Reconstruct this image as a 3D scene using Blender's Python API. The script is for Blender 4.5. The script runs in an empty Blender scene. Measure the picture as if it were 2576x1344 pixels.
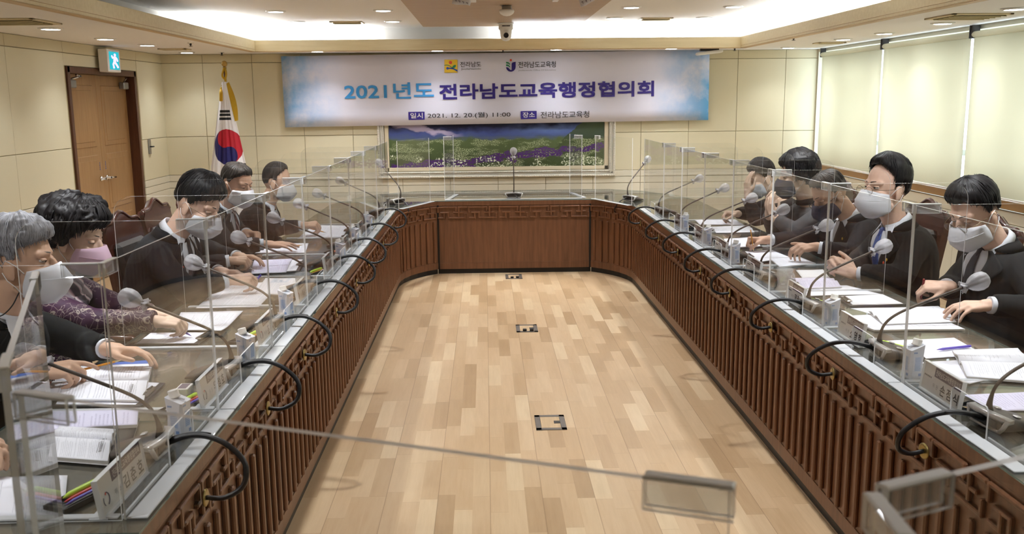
import bpy, bmesh, math, random
from mathutils import Vector as V, Matrix, noise, Euler
from math import sin, cos, pi, radians as R, sqrt, atan2
random.seed(7)
S = bpy.context.scene
COL = S.collection
# ------------------------------------------------------------------ camera
F, CX, CY, CH = 2320.0, 1288.0, 672.0, 1.80
_y, _p, _r = atan2(65, 2320 * 1.016), atan2(422, 2320), 0.0095
fw = V((sin(_y) * cos(_p), cos(_y) * cos(_p), -sin(_p)))
rt = V((cos(_y), -sin(_y), 0))
up = rt.cross(fw)
rt, up = rt * cos(_r) - up * sin(_r), up * cos(_r) + rt * sin(_r)
cd = bpy.data.cameras.new('camera')
cam = bpy.data.objects.new('camera', cd)
COL.objects.link(cam)
cd.sensor_fit = 'HORIZONTAL'
cd.sensor_width = 36
cd.lens = F / 2576 * 36
cd.clip_start = 0.05
cam.matrix_world = Matrix(((rt.x, up.x, -fw.x, 0), (rt.y, up.y, -fw.y, 0), (rt.z, up.z, -fw.z, CH), (0, 0, 0, 1)))
cd.dof.use_dof = True
cd.dof.focus_distance = 5.2
cd.dof.aperture_fstop = 7.1
S.camera = cam
# ------------------------------------------------------------------ world, exposure
W = bpy.data.worlds.new('overcast_sky')
S.world = W
W.use_nodes = True
bg = W.node_tree.nodes['Background']
bg.inputs[0].default_value = (0.80, 0.92, 1.0, 1)
bg.inputs[1].default_value = 3.5
S.view_settings.view_transform = 'Standard'
S.view_settings.look = 'None'
S.view_settings.exposure = 0.86
S.view_settings.gamma = 1.0
S.view_settings.use_curve_mapping = False
cy = S.cycles
cy.max_bounces = 8
cy.diffuse_bounces = 4
cy.glossy_bounces = 3
cy.transmission_bounces = 6
cy.transparent_max_bounces = 64
cy.caustics_reflective = False
cy.caustics_refractive = False
cy.sample_clamp_indirect = 6.0
cy.adaptive_threshold = 0.035
cy.use_denoising = True
LAMP = 14.0       # glow of a downlight's diffuser
SPOT = 78.0      # power of a lamp in the raised tray
RIM = 24.0        # power of a lamp in the lower rim
COVE = 80.0       # emission of the cove strips
for k in range(7):                       # portals: help the sky light find the window openings
    ld = bpy.data.lights.new('window_portal', 'AREA')
    ld.shape = 'RECTANGLE'
    ld.size, ld.size_y = 1.74, 1.4
    ld.cycles.is_portal = True
    lo = bpy.data.objects.new('window_portal', ld)
    lo.location = (4.30, 10.59 - 1.74 * k, 1.65)
    lo.rotation_euler = (R(90), 0, R(90))
    COL.objects.link(lo)


# ------------------------------------------------------------------ helpers
def ray(px, py):
    return fw + rt * ((px - CX) / F) - up * ((py - CY) / F)


def onz(px, py, z):
    d = ray(px, py)
    return V((0, 0, CH)) + d * ((z - CH) / d.z)


def ony(px, py, y):
    d = ray(px, py)
    return V((0, 0, CH)) + d * (y / d.y)


def lin(c):
    if isinstance(c, str):
        c = [int(c[i:i + 2], 16) / 255 for i in (0, 2, 4)]
    return tuple(x / 12.92 if x <= .04045 else ((x + .055) / 1.055) ** 2.4 for x in c) + (1,)


class NT:
    """tiny node-tree helper"""
    def __init__(s, name):
        s.m = bpy.data.materials.new(name)
        s.m.use_nodes = True
        s.t = s.m.node_tree
        s.t.nodes.clear()
        s.out = s.n('ShaderNodeOutputMaterial')

    def n(s, k, **kw):
        x = s.t.nodes.new(k)
        for a, b in kw.items():
            setattr(x, a, b)
        return x

    def l(s, a, b):
        s.t.links.new(a, b)

    def set(s, sock, v):
        if hasattr(v, 'is_output') or isinstance(v, bpy.types.NodeSocket):
            s.l(v, sock)
        else:
            sock.default_value = v

    def math(s, op, a, b=0.0, c=0.0):
        x = s.n('ShaderNodeMath', operation=op)
        s.set(x.inputs[0], a)
        s.set(x.inputs[1], b)
        s.set(x.inputs[2], c)
        return x.outputs[0]

    def mix(s, f, a, b, bt='MIX'):
        x = s.n('ShaderNodeMix', data_type='RGBA', blend_type=bt)
        s.set(x.inputs[0], f)
        s.set(x.inputs[6], a)
        s.set(x.inputs[7], b)
        return x.outputs[2]

    def ramp(s, f, stops, interp='LINEAR'):
        x = s.n('ShaderNodeValToRGB')
        cr = x.color_ramp
        cr.interpolation = interp
        while len(cr.elements) < len(stops):
            cr.elements.new(.5)
        for e, (p, c) in zip(cr.elements, stops):
            e.position = p
            e.color = c
        s.set(x.inputs[0], f)
        return x.outputs[0]

    def coord(s, kind='Object', scale=(1, 1, 1), loc=(0, 0, 0)):
        c = s.n('ShaderNodeTexCoord')
        m = s.n('ShaderNodeMapping')
        m.inputs['Scale'].default_value = scale
        m.inputs['Location'].default_value = loc
        s.l(c.outputs[kind], m.inputs[0])
        return m.outputs[0]

    def noise(s, vec, scale=5, detail=3, rough=.5):
        x = s.n('ShaderNodeTexNoise')
        x.inputs['Scale'].default_value = scale
        x.inputs['Detail'].default_value = detail
        x.inputs['Roughness'].default_value = rough
        s.l(vec, x.inputs['Vector'])
        return x.outputs[0]

    def bsdf(s, col, rough=.5, metal=0., spec=.5, bump=None, bstr=.2, bdist=.01, coat=0., trans=0., ior=1.45, alpha=1., sheen=0.):
        b = s.n('ShaderNodeBsdfPrincipled')
        s.set(b.inputs['Base Color'], col)
        s.set(b.inputs['Roughness'], rough)
        b.inputs['Metallic'].default_value = metal
        b.inputs['Specular IOR Level'].default_value = spec
        b.inputs['Coat Weight'].default_value = coat
        b.inputs['Coat Roughness'].default_value = .06
        b.inputs['Transmission Weight'].default_value = trans
        b.inputs['IOR'].default_value = ior
        b.inputs['Alpha'].default_value = alpha
        b.inputs['Sheen Weight'].default_value = sheen
        if bump is not None:
            u = s.n('ShaderNodeBump')
            u.inputs['Strength'].default_value = bstr
            u.inputs['Distance'].default_value = bdist
            s.l(bump, u.inputs['Height'])
            s.l(u.outputs[0], b.inputs['Normal'])
        s.l(b.outputs[0], s.out.inputs[0])
        return b


def M(name, col, rough=.5, metal=0., spec=.5, var=0., vs=6., bump=0., bs=60., **kw):
    t = NT(name)
    c = lin(col)
    bm = None
    if var or bump:
        vec = t.coord()
    if var:
        d = tuple(x * (1 - var) for x in c[:3]) + (1,)
        c = t.mix(t.noise(vec, vs, 4), d, c)
    if bump:
        bm = t.noise(vec, bs, 3)
    t.bsdf(c, rough, metal, spec, bm, bump, .004, **kw)
    return t.m


def emis(name, col, st):
    t = NT(name)
    e = t.n('ShaderNodeEmission')
    e.inputs[0].default_value = lin(col)
    e.inputs[1].default_value = st
    t.l(e.outputs[0], t.out.inputs[0])
    return t.m


def clear(name, tint, haze, hcol, ior=1.49, rough=.0, gloss=1.):
    """thin clear plastic or glass: see-through, Fresnel gloss, a milky share for dust and painted-in edge light"""
    t = NT(name)
    tr = t.n('ShaderNodeBsdfTransparent')
    tr.inputs[0].default_value = tint + (1,)
    gl = t.n('ShaderNodeBsdfGlossy')
    gl.inputs['Roughness'].default_value = rough
    df = t.n('ShaderNodeBsdfDiffuse')
    df.inputs[0].default_value = hcol + (1,)
    lw = t.n('ShaderNodeLayerWeight')
    lw.inputs[0].default_value = .5
    f0 = ((ior - 1) / (ior + 1)) ** 2
    fr = t.math('MULTIPLY', t.math('MULTIPLY_ADD', t.math('POWER', lw.outputs['Facing'], 5.0), 1 - f0, f0), gloss)
    m1 = t.n('ShaderNodeMixShader')
    m1.inputs[0].default_value = haze
    t.l(tr.outputs[0], m1.inputs[1])
    t.l(df.outputs[0], m1.inputs[2])
    m2 = t.n('ShaderNodeMixShader')
    t.l(fr, m2.inputs[0])
    t.l(m1.outputs[0], m2.inputs[1])
    t.l(gl.outputs[0], m2.inputs[2])
    t.l(m2.outputs[0], t.out.inputs[0])
    return t.m


def wood(name, c1, c2, axis=2, sc=1., rough=.35, coat=0., spec=.5):
    t = NT(name)
    s3 = [22 * sc] * 3
    s3[axis] = 1.6 * sc
    vec = t.coord('Object', tuple(s3))
    n1 = t.noise(vec, 2.2, 5, .6)
    c = t.ramp(n1, [(.3, lin(c1)), (.7, lin(c2))])
    t.bsdf(c, rough, 0, spec, n1, .08, .003, coat=coat)
    return t.m


class MB:
    def __init__(s):
        s.v, s.f, s.m, s.s, s.uv = [], [], [], [], {}

    def add(s, vs, fs, m=0, sm=False):
        o = len(s.v)
        s.v += [V(p) for p in vs]
        for f in fs:
            s.f.append(tuple(o + i for i in f))
            s.m.append(m)
            s.s.append(sm)
        return o

    def box(s, c, d, rot=None, m=0, bev=0.):
        c = V(c)
        h = [x / 2 for x in d]
        b = min(bev, min(h) * .9)
        pts = []
        if b <= 0:
            vs = [V((sx * h[0], sy * h[1], sz * h[2])) for sx in (-1, 1) for sy in (-1, 1) for sz in (-1, 1)]
            fs = [(0, 1, 3, 2), (4, 6, 7, 5), (0, 4, 5, 1), (2, 3, 7, 6), (0, 2, 6, 4), (1, 5, 7, 3)]
        else:
            vs, ix = [], {}
            for sx in (-1, 1):
                for sy in (-1, 1):
                    for sz in (-1, 1):
                        for a in range(3):
                            q = [sx * h[0], sy * h[1], sz * h[2]]
                            for k in range(3):
                                if k != a:
                                    q[k] -= (sx, sy, sz)[k] * b
                            ix[sx, sy, sz, a] = len(vs)
                            vs.append(V(q))
            fs = []
            for a in range(3):
                o1, o2 = (a + 1) % 3, (a + 2) % 3
                for sg in (-1, 1):
                    lp = []
                    for p, q in ((-1, -1), (1, -1), (1, 1), (-1, 1)):
                        k = [0, 0, 0]
                        k[a], k[o1], k[o2] = sg, p, q
                        lp.append(ix[(*k, a)])
                    fs.append(lp if sg > 0 else lp[::-1])
                    for sg2 in (-1, 1):         # edge bevels between face a=sg and face o1=sg2
                        lp = []
                        for q, aa in ((-1, a), (1, a), (1, o1), (-1, o1)):
                            k = [0, 0, 0]
                            k[a], k[o1], k[o2] = sg, sg2, q
                            lp.append(ix[(*k, aa)])
                        fs.append(lp if sg * sg2 < 0 else lp[::-1])
            for sx in (-1, 1):
                for sy in (-1, 1):
                    for sz in (-1, 1):
                        lp = [ix[sx, sy, sz, a] for a in range(3)]
                        fs.append(lp if sx * sy * sz > 0 else lp[::-1])
        if rot is not None:
            vs = [rot @ p for p in vs]
        s.add([p + c for p in vs], fs, m)
        return s

    def span(s, a, b, m=0, bev=0.):
        return s.box([(x + y) / 2 for x, y in zip(a, b)], [abs(y - x) for x, y in zip(a, b)], None, m, bev)

    def rings(s, rs, m=0, sm=True, cap=True, closed=True):
        n = len(rs[0])
        o = len(s.v)
        s.add([p for r in rs for p in r], [], m)
        for i in range(len(rs) - 1):
            for j in range(n if closed else n - 1):
                k = (j + 1) % n
                s.f.append((o + i * n + j, o + i * n + k, o + (i + 1) * n + k, o + (i + 1) * n + j))
                s.m.append(m)
                s.s.append(sm)
        if cap:
            s.f.append(tuple(o + j for j in range(n))[::-1])
            s.f.append(tuple(o + (len(rs) - 1) * n + j for j in range(n)))
            s.m += [m, m]
            s.s += [False, False]
        return s

    def tube(s, pts, r, n=10, m=0, cap=True, sm=True):
        pts = [V(p) for p in pts]
        if not isinstance(r, (list, tuple)):
            r = [r] * len(pts)
        T = [(pts[min(i + 1, len(pts) - 1)] - pts[max(i - 1, 0)]).normalized() for i in range(len(pts))]
        a = T[0].orthogonal().normalized()
        rs = []
        for p, t, q in zip(pts, T, r):
            a = (a - t * a.dot(t)).normalized()
            b = t.cross(a)
            rs.append([p + (a * cos(2 * pi * k / n) + b * sin(2 * pi * k / n)) * q for k in range(n)])
        return s.rings(rs, m, sm, cap)

    def cap_(s, p0, p1, r0, r1, n=12, m=0):
        """tapered capsule"""
        p0, p1 = V(p0), V(p1)
        t = (p1 - p0)
        t = t.normalized() if t.length > 1e-6 else V((0, 0, 1))
        pts, rr = [], []
        for k in range(5):
            a = pi / 2 * k / 4
            pts.append(p0 - t * r0 * cos(a))
            rr.append(max(r0 * sin(a), r0 * .05))
        for k in range(5):
            a = pi / 2 * k / 4
            pts.append(p1 + t * r1 * sin(a))
            rr.append(max(r1 * cos(a), r1 * .05))
        a = t.orthogonal().normalized()
        b = t.cross(a)
        return s.rings([[p + (a * cos(2 * pi * k / n) + b * sin(2 * pi * k / n)) * q for k in range(n)] for p, q in zip(pts, rr)], m)

    def ell(s, c, rad, rot=None, nu=16, nv=10, m=0):
        c = V(c)
        rs = []
        for j in range(nv + 1):
            th = pi * max(.02, min(.98, j / nv))
            r = []
            for i in range(nu):
                ph = 2 * pi * i / nu
                p = V((rad[0] * sin(th) * cos(ph), rad[1] * sin(th) * sin(ph), -rad[2] * cos(th)))
                r.append(c + (rot @ p if rot is not None else p))
            rs.append(r)
        return s.rings(rs, m)

    def lathe(s, prof, c=(0, 0, 0), n=24, m=0, mat=None, cap=True, sm=True):
        c = V(c)
        rs = []
        for r, z in prof:
            q = [V((r * cos(2 * pi * k / n), r * sin(2 * pi * k / n), z)) for k in range(n)]
            rs.append([c + (mat @ p if mat is not None else p) for p in q])
        return s.rings(rs, m, sm, cap)

    def prism(s, poly, O, U, Wv, th, m=0, me=None):
        """2-D outline poly in axes U, Wv at O, thickened by th along U x Wv (centred)"""
        O, U, Wv = V(O), V(U), V(Wv)
        N = U.cross(Wv).normalized() * th / 2
        n = len(poly)
        p = [O + U * a + Wv * b for a, b in poly]
        o = s.add([q + N for q in p] + [q - N for q in p], [tuple(range(n)), tuple(range(2 * n - 1, n - 1, -1))], m)
        for i in range(n):
            j = (i + 1) % n
            s.f.append((o + i, o + n + i, o + n + j, o + j))
            s.m.append(m if me is None else me)
            s.s.append(False)
        return s

    def sheet(s, g, th, m=0, sm=True, uv=True, mb=None):
        """grid of points g[row][col] made into a closed slab of thickness th (top side = g)"""
        nr, nc = len(g), len(g[0])
        g = [[V(p) for p in r] for r in g]
        nn = [[None] * nc for _ in range(nr)]
        for i in range(nr):
            for j in range(nc):
                a = g[min(i + 1, nr - 1)][j] - g[max(i - 1, 0)][j]
                b = g[i][min(j + 1, nc - 1)] - g[i][max(j - 1, 0)]
                x = b.cross(a)
                nn[i][j] = x.normalized() if x.length > 1e-9 else V((0, 0, 1))
        o = len(s.v)
        s.v += [p for r in g for p in r] + [g[i][j] - nn[i][j] * th for i in range(nr) for j in range(nc)]
        q = nr * nc
        I = lambda i, j: o + i * nc + j
        for i in range(nr - 1):
            for j in range(nc - 1):
                if uv:
                    s.uv[len(s.f)] = [(jj / (nc - 1), ii / (nr - 1)) for ii, jj in ((i, j), (i, j + 1), (i + 1, j + 1), (i + 1, j))]
                s.f.append((I(i, j), I(i, j + 1), I(i + 1, j + 1), I(i + 1, j)))
                s.f.append((I(i + 1, j) + q, I(i + 1, j + 1) + q, I(i, j + 1) + q, I(i, j) + q))
                s.m += [m, m if mb is None else mb]
                s.s += [sm, sm]
        loop = [(0, j) for j in range(nc)] + [(i, nc - 1) for i in range(1, nr)] + [(nr - 1, j) for j in range(nc - 2, -1, -1)] + [(i, 0) for i in range(nr - 2, 0, -1)]
        for k in range(len(loop)):
            a, b = I(*loop[k]), I(*loop[(k + 1) % len(loop)])
            s.f.append((b, a, a + q, b + q))
            s.m.append(m if mb is None else mb)
            s.s.append(False)
        return s

    def mesh(s, name, mats, org=None):
        me = bpy.data.meshes.new(name)
        vs = s.v if org is None else [p - V(org) for p in s.v]
        me.from_pydata([tuple(p) for p in vs], [], s.f)
        for x in mats if isinstance(mats, (list, tuple)) else [mats]:
            me.materials.append(x)
        me.polygons.foreach_set('material_index', s.m)
        me.polygons.foreach_set('use_smooth', s.s)
        if s.uv:
            ul = me.uv_layers.new(name='UVMap')
            for fi, q in s.uv.items():
                for li, c in zip(me.polygons[fi].loop_indices, q):
                    ul.data[li].uv = c
        me.update()
        return me

    def build(s, name, mats, parent=None, org=None):
        o = bpy.data.objects.new(name, s.mesh(name, mats, org))
        COL.objects.link(o)
        if parent is not None:
            o.parent = parent
        return o


def tag(o, label, cat, group=None, kind=None):
    o['label'] = label
    o['category'] = cat
    if group:
        o['group'] = group
    if kind:
        o['kind'] = kind
    return o


def struct(o):
    o['kind'] = 'structure'
    return o


def thing(name, loc, label, cat, group=None, rz=0.):
    o = bpy.data.objects.new(name, None)
    o.empty_display_size = .05
    o.location = loc
    o.rotation_euler = (0, 0, rz)
    COL.objects.link(o)
    return tag(o, label, cat, group)


def dup(root, loc, rz, label, group=None):
    kids = {}
    for ob in COL.objects:
        if ob.parent is not None:
            kids.setdefault(ob.parent.name, []).append(ob)

    def cp(o, par):
        c = o.copy()
        COL.objects.link(c)
        if par is not None:
            c.parent = par
        for k in kids.get(o.name, []):
            cp(k, c)
        return c
    c = cp(root, None)
    c.location = loc
    c.rotation_euler = (0, 0, rz)
    c['label'] = label
    if group:
        c['group'] = group
    return c


SCR = bpy.data.scenes.new('scratch')     # empty side scene: modifiers and fonts are turned into meshes there


def evalmesh(ob, name):
    vl = SCR.view_layers[0]
    vl.update()
    me = bpy.data.meshes.new_from_object(ob.evaluated_get(vl.depsgraph))
    me.name = name
    return me


_tc = {}


def text(body, mat, parent, O, U, Wv, w=None, h=None, bold=0., name='lettering', th=.0006, lift=0.):
    """text fitted into a box w x h whose lower-left corner is O, along U (reading) and Wv (up)"""
    key = (body, bold)
    if key not in _tc:
        c = bpy.data.curves.new('t', 'FONT')
        c.body = body
        c.resolution_u = 3
        o = bpy.data.objects.new('t', c)
        SCR.collection.objects.link(o)
        me = evalmesh(o, 't')
        _tc[key] = ([v.co.copy() for v in me.vertices], [tuple(p.vertices) for p in me.polygons])
        bpy.data.objects.remove(o)
        bpy.data.meshes.remove(me)
    vs, fs = _tc[key]
    x0, x1 = min(v.x for v in vs), max(v.x for v in vs)
    y0, y1 = min(v.y for v in vs), max(v.y for v in vs)
    if h is None:
        h = w * (y1 - y0) / (x1 - x0)
    if w is None:
        w = h * (x1 - x0) / (y1 - y0)
    U, Wv, O = V(U), V(Wv), V(O)
    N = U.cross(Wv).normalized()
    b = MB()
    pt = [O + U * ((v.x - x0) / (x1 - x0) * w) + Wv * ((v.y - y0) / (y1 - y0) * h) + N * (lift + th) for v in vs]
    if bold:
        e = bold * h / (y1 - y0)
        for k, (p, q) in enumerate(((-1, -1), (1, -1), (-1, 1), (1, 1), (0, 0))):
            b.add([v + U * e * p + Wv * e * q + N * (.00008 * k) for v in pt], fs)
    else:
        b.add(pt, fs)
    if isinstance(mat, MB):
        return b
    return b.build(name, mat, parent)


def remesh(mb, vox, it=3, name='body', fac=.5, dec=None):
    me = mb.mesh('tmp', [])
    o = bpy.data.objects.new('tmp', me)
    SCR.collection.objects.link(o)
    m = o.modifiers.new('r', 'REMESH')
    m.mode = 'VOXEL'
    m.voxel_size = vox
    m.use_smooth_shade = True
    if it:
        q = o.modifiers.new('s', 'SMOOTH')
        q.factor = fac
        q.iterations = it
    r = evalmesh(o, name)
    bpy.data.objects.remove(o)
    bpy.data.meshes.remove(me)
    return r


def putmesh(me, name, mats, parent):
    me.materials.clear()
    for x in mats if isinstance(mats, (list, tuple)) else [mats]:
        me.materials.append(x)
    o = bpy.data.objects.new(name, me)
    COL.objects.link(o)
    o.parent = parent
    return o


def bez(pts, n=24):
    """Catmull-Rom through pts"""
    pts = [V(p) for p in pts]
    q = [pts[0] * 2 - pts[1]] + pts + [pts[-1] * 2 - pts[-2]]
    out = []
    m = len(pts) - 1
    for i in range(n + 1):
        u = i / n * m
        k = min(int(u), m - 1)
        t = u - k
        a, b, c, d = q[k:k + 4]
        out.append(.5 * ((2 * b) + (c - a) * t + (2 * a - 5 * b + 4 * c - d) * t * t + (3 * b - a - 3 * c + d) * t ** 3))
    return out
# ------------------------------------------------------------------ materials
m_wall = M('cream_wall', 'd8d0b4', .7, var=.03, vs=2, bump=.05, bs=400)
m_wallgap = M('wall_groove', 'ad9f7a', .8)
m_frieze = M('wall_frieze', 'cfc5a6', .75)
m_dado = M('pale_dado', 'dcd6c4', .6, var=.04, vs=3)
m_ceil = M('white_ceiling', 'e6e3e2', .85)
m_tray = M('tray_ceiling', 'e6e2de', .85)
m_fascia = wood('fascia_veneer', 'd2c19a', 'dccda8', 0, .7, .5)
m_fasciatrim = wood('fascia_trim', 'b89a70', 'c4a67c', 1, .7, .5)
m_slab = wood('brown_ceiling_panel', 'a98e70', 'b39a7c', 0, .6, .5)
m_white = M('white_plastic', 'e6e4e0', .4)
m_black = M('black_plastic', '141416', .4)
m_dark = M('dark_grey_plastic', '3a3634', .45)
m_grey = M('grey_metal', '9a9a9a', .35, .8)
m_chrome = M('chrome', 'd8d8da', .12, 1.)
m_brass = M('brass', 'b89a5a', .3, .9)
m_gold = M('gold_fringe', 'c9a227', .55, .25, bump=.6, bs=300)
m_doorw = wood('door_veneer', '8f6c45', 'a07d54', 2, .8, .45)
m_doorf = wood('door_frame_wood', '4a2c1c', '5a3826', 2, .8, .4)
m_kick = M('black_kickboard', '1b1917', .45)
m_lamp = emis('lamp_diffuser', 'f6f9ff', LAMP)
m_cove = emis('cove_strip_light', 'f2fbff', COVE)
m_table = wood('table_veneer', '603f2b', '785138', 2, .8, .36)
m_tslat = wood('slat_veneer', '613e27', '7a5137', 2, .8, .36)
m_desk = wood('desk_veneer', '685a4e', '7b6c5e', 1, .6, .16, coat=.5)
m_acr = clear('clear_acrylic', (.985, .988, .985), .004, (.72, .72, .74), gloss=.62)
m_acre = clear('acrylic_edge', (.9, .92, .92), .85, (.985, .99, 1))  # near-white diffuse stands in for light piped to the panel edges
m_clip = clear('acrylic_clip', (.95, .955, .96), .10, (.9, .91, .94))
m_base = clear('acrylic_base', (.92, .93, .94), .66, (.86, .88, .91))
m_glass = clear('table_glass', (.93, .955, .94), .03, (.5, .55, .52), 1.5)
m_glasse = clear('table_glass_edge', (.45, .62, .60), .5, (.22, .36, .36), 1.5)
m_pane = clear('window_glass', (.95, .97, .97), .0, (1, 1, 1), 1.45)


def floor_mat():
    t = NT('oak_parquet')
    c = t.n('ShaderNodeTexCoord')
    sp = t.n('ShaderNodeSeparateXYZ')
    t.l(c.outputs['Object'], sp.inputs[0])
    x, y = sp.outputs[0], sp.outputs[1]
    r = t.math('FLOOR', t.math('DIVIDE', x, .080))
    wn = t.n('ShaderNodeTexWhiteNoise', noise_dimensions='1D')
    t.l(r, wn.inputs['W'])
    yy = t.math('ADD', y, t.math('MULTIPLY', wn.outputs[0], 3.7))
    q = t.math('DIVIDE', yy, .46)
    k = t.math('FLOOR', q)
    cb = t.n('ShaderNodeCombineXYZ')
    t.l(r, cb.inputs[0])
    t.l(k, cb.inputs[1])
    w2 = t.n('ShaderNodeTexWhiteNoise', noise_dimensions='3D')
    t.l(cb.outputs[0], w2.inputs['Vector'])
    base = t.ramp(w2.outputs[0], [(0, lin('ac8f6c')), (.2, lin('bda07c')), (.65, lin('c6aa87')), (1, lin('d3bb98'))])
    ad = t.n('ShaderNodeVectorMath', operation='ADD')
    mp = t.n('ShaderNodeMapping')
    mp.inputs['Scale'].default_value = (28, 2.2, 1)
    t.l(c.outputs['Object'], mp.inputs[0])
    sc = t.n('ShaderNodeVectorMath', operation='SCALE')
    t.l(w2.outputs[1], sc.inputs[0])
    sc.inputs['Scale'].default_value = 40
    t.l(mp.outputs[0], ad.inputs[0])
    t.l(sc.outputs[0], ad.inputs[1])
    g = t.noise(ad.outputs[0], 1.6, 5, .65)
    grain = t.ramp(g, [(.3, (.80, .74, .66, 1)), (.62, (1, 1, 1, 1))])
    col = t.mix(.5, base, grain, 'MULTIPLY')
    fr = t.math('FRACT', t.math('DIVIDE', x, .240))
    fe = t.math('LESS_THAN', t.math('ABSOLUTE', t.math('SUBTRACT', fr, .5)), .492)
    fy = t.math('FRACT', q)
    fe2 = t.math('LESS_THAN', t.math('ABSOLUTE', t.math('SUBTRACT', fy, .5)), .496)
    col = t.mix(t.math('MULTIPLY', t.math('SUBTRACT', 1, fe), .45), col, lin('6e4f30'))
    col = t.mix(t.math('MULTIPLY', t.math('SUBTRACT', 1, fe2), .25), col, lin('7e5f40'))
    ro = t.math('ADD', t.math('MULTIPLY', g, .10), .26)
    t.bsdf(col, ro, 0, .5)
    return t.m


# ------------------------------------------------------------------ room shell
XW0, XW1, YB, YF = -3.90, 4.10, 11.5, -2.6
ZC, ZT = 2.37, 2.62
b = MB().span((XW0 - .5, YF, -.1), (XW1 + .3, YB, 0))
struct(b.build('floor', floor_mat()))


def panelled(mb, O, U, us, zs, skip=None):
    """wall panels between the cut lines us and zs, proud of the wall by 10 mm, with grooves between"""
    O, U = V(O), V(U)
    N = V((U.y, -U.x, 0))
    for i in range(len(us) - 1):
        for j in range(len(zs) - 1):
            if skip and skip(us[i], us[i + 1], zs[j][0], zs[j + 1][0]):
                continue
            a, c, z0, z1 = us[i] + .0022, us[i + 1] - .0022, zs[j][0] + .0025, zs[j + 1][0] - .0025
            cen = O + U * ((a + c) / 2) + N * .003
            mb.box((cen.x, cen.y, (z0 + z1) / 2), (c - a, .016, z1 - z0), Matrix.Rotation(atan2(U.y, U.x), 3, 'Z'), zs[j][1], .003)


zs = [(0, 2), (.12, 2), (.76, 2), (.84, 2), (.92, 0), (1.385, 0), (2.265, 3), (ZC, 0)]
zs = [(z, m) for z, m in zs]
# wall materials: 0 cream, 1 groove, 2 dado, 3 frieze
wm = [m_wall, m_wallgap, m_dado, m_frieze]
b = MB().span((XW0 - .3, YB + .004, 0), (XW1 + .3, YB + .14, ZC + .4), 1)
panelled(b, (0, YB, 0), (1, 0, 0), [XW0] + [-3.99 + .592 * k for k in range(1, 14)] + [XW1], zs)
struct(b.build('wall_back', wm))
D0, D1, DZ = 8.90, 10.62, 2.145           # door opening on the door-side wall
b = MB()
b.span((XW0 - .14, YF, 0), (XW0 - .004, D0, ZC + .4), 1)
b.span((XW0 - .14, D1, 0), (XW0 - .004, YB, ZC + .4), 1)
b.span((XW0 - .14, D0, DZ), (XW0 - .004, D1, ZC + .4), 1)
ys = [D0 - .05 - 1.05 * k for k in range(11, -1, -1)]
panelled(b, (XW0, 0, 0), (0, 1, 0), ys + [D1 + .05, YB], zs, lambda a, c, z0, z1: a > D0 - .1 and c < D1 + .1 and z0 < DZ - .2)
b.span((XW0 - .005, D0 - .046, DZ + .004), (XW0 + .008, D1 + .046, 2.2615), 0, .003)
struct(b.build('wall_left', wm))
b = MB().span((XW0 - .3, YF - .14, 0), (XW1 + .3, YF, ZC + .4), 0)
struct(b.build('wall_front', [m_wall]))
# window-side wall: parapet, lintel, piers at the ends
b = MB()
b.span((XW1, YF, 0), (XW1 + .22, YB, .90), 0)
b.span((XW1, YF, 2.335), (XW1 + .22, YB, ZC + .4), 0)
b.span((XW1, 11.462, .9), (XW1 + .22, YB, 2.335), 0)
b.span((XW1, YF, .9), (XW1 + .22, -.72, 2.335), 0)
panelled(b, (XW1, 0, 0), (0, -1, 0), [-11.49 + 1.2 * k for k in range(0, 12)], [(.1, 0), (.80, 0), (.90, 0)])
struct(b.build('wall_right', [m_dado]))
b = MB().span((XW1 - .045, YF, .915), (XW1 + .03, 11.49, .985), 0, .006)
struct(b.build('trim_1', wood('sill_rail_wood', '8a6436', '9c7442', 1, .7, .35)))
b = MB().span((XW1 - .02, YF, 0), (XW1 - .002, YB - .01, .10), 0, .003)
struct(b.build('baseboard_right', m_doorf))
b = MB().span((XW0 + .002 + .01, YF, 0), (XW0 + .025, D0 - .1, .10), 0, .003).span((XW0 + .012, D1 + .1, 0), (XW0 + .025, YB - .01, .10), 0, .003)
struct(b.build('baseboard_left', m_doorf))
m_alu = M('window_frame_metal', 'c9d2d8', .4, .3)
for k in range(7):
    y0 = 11.462 - 1.74 * k
    w = MB()
    for yy in (y0, y0 - .87, y0 - 1.74):
        w.span((XW1 + .10, yy - .025, .9), (XW1 + .16, yy + .025, 2.335), 0, .004)
    for zz in (.925, 2.31, 1.30):
        w.span((XW1 + .105, y0 - 1.74, zz - .025), (XW1 + .155, y0, zz + .025), 0, .004)
    w = struct(w.build('window_%d' % (k + 1), m_alu))
    MB().span((XW1 + .126, y0 - 1.74, .92), (XW1 + .132, y0, 2.32)).build('pane', m_pane, w)


def blind_mat():
    t = NT('roller_fabric')
    vec = t.coord('Object', (1, 1, 1))
    n = t.noise(vec, 900, 2)
    c = t.mix(n, lin('dcd7c4'), lin('e4e0ce'))
    d = t.n('ShaderNodeBsdfDiffuse')
    t.l(c, d.inputs[0])
    tr = t.n('ShaderNodeBsdfTranslucent')
    tr.inputs[0].default_value = (.80, .76, .64, 1)
    mx = t.n('ShaderNodeMixShader')
    mx.inputs[0].default_value = .52
    t.l(d.outputs[0], mx.inputs[1])
    t.l(tr.outputs[0], mx.inputs[2])
    t.l(mx.outputs[0], t.out.inputs[0])
    return t.m


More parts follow.
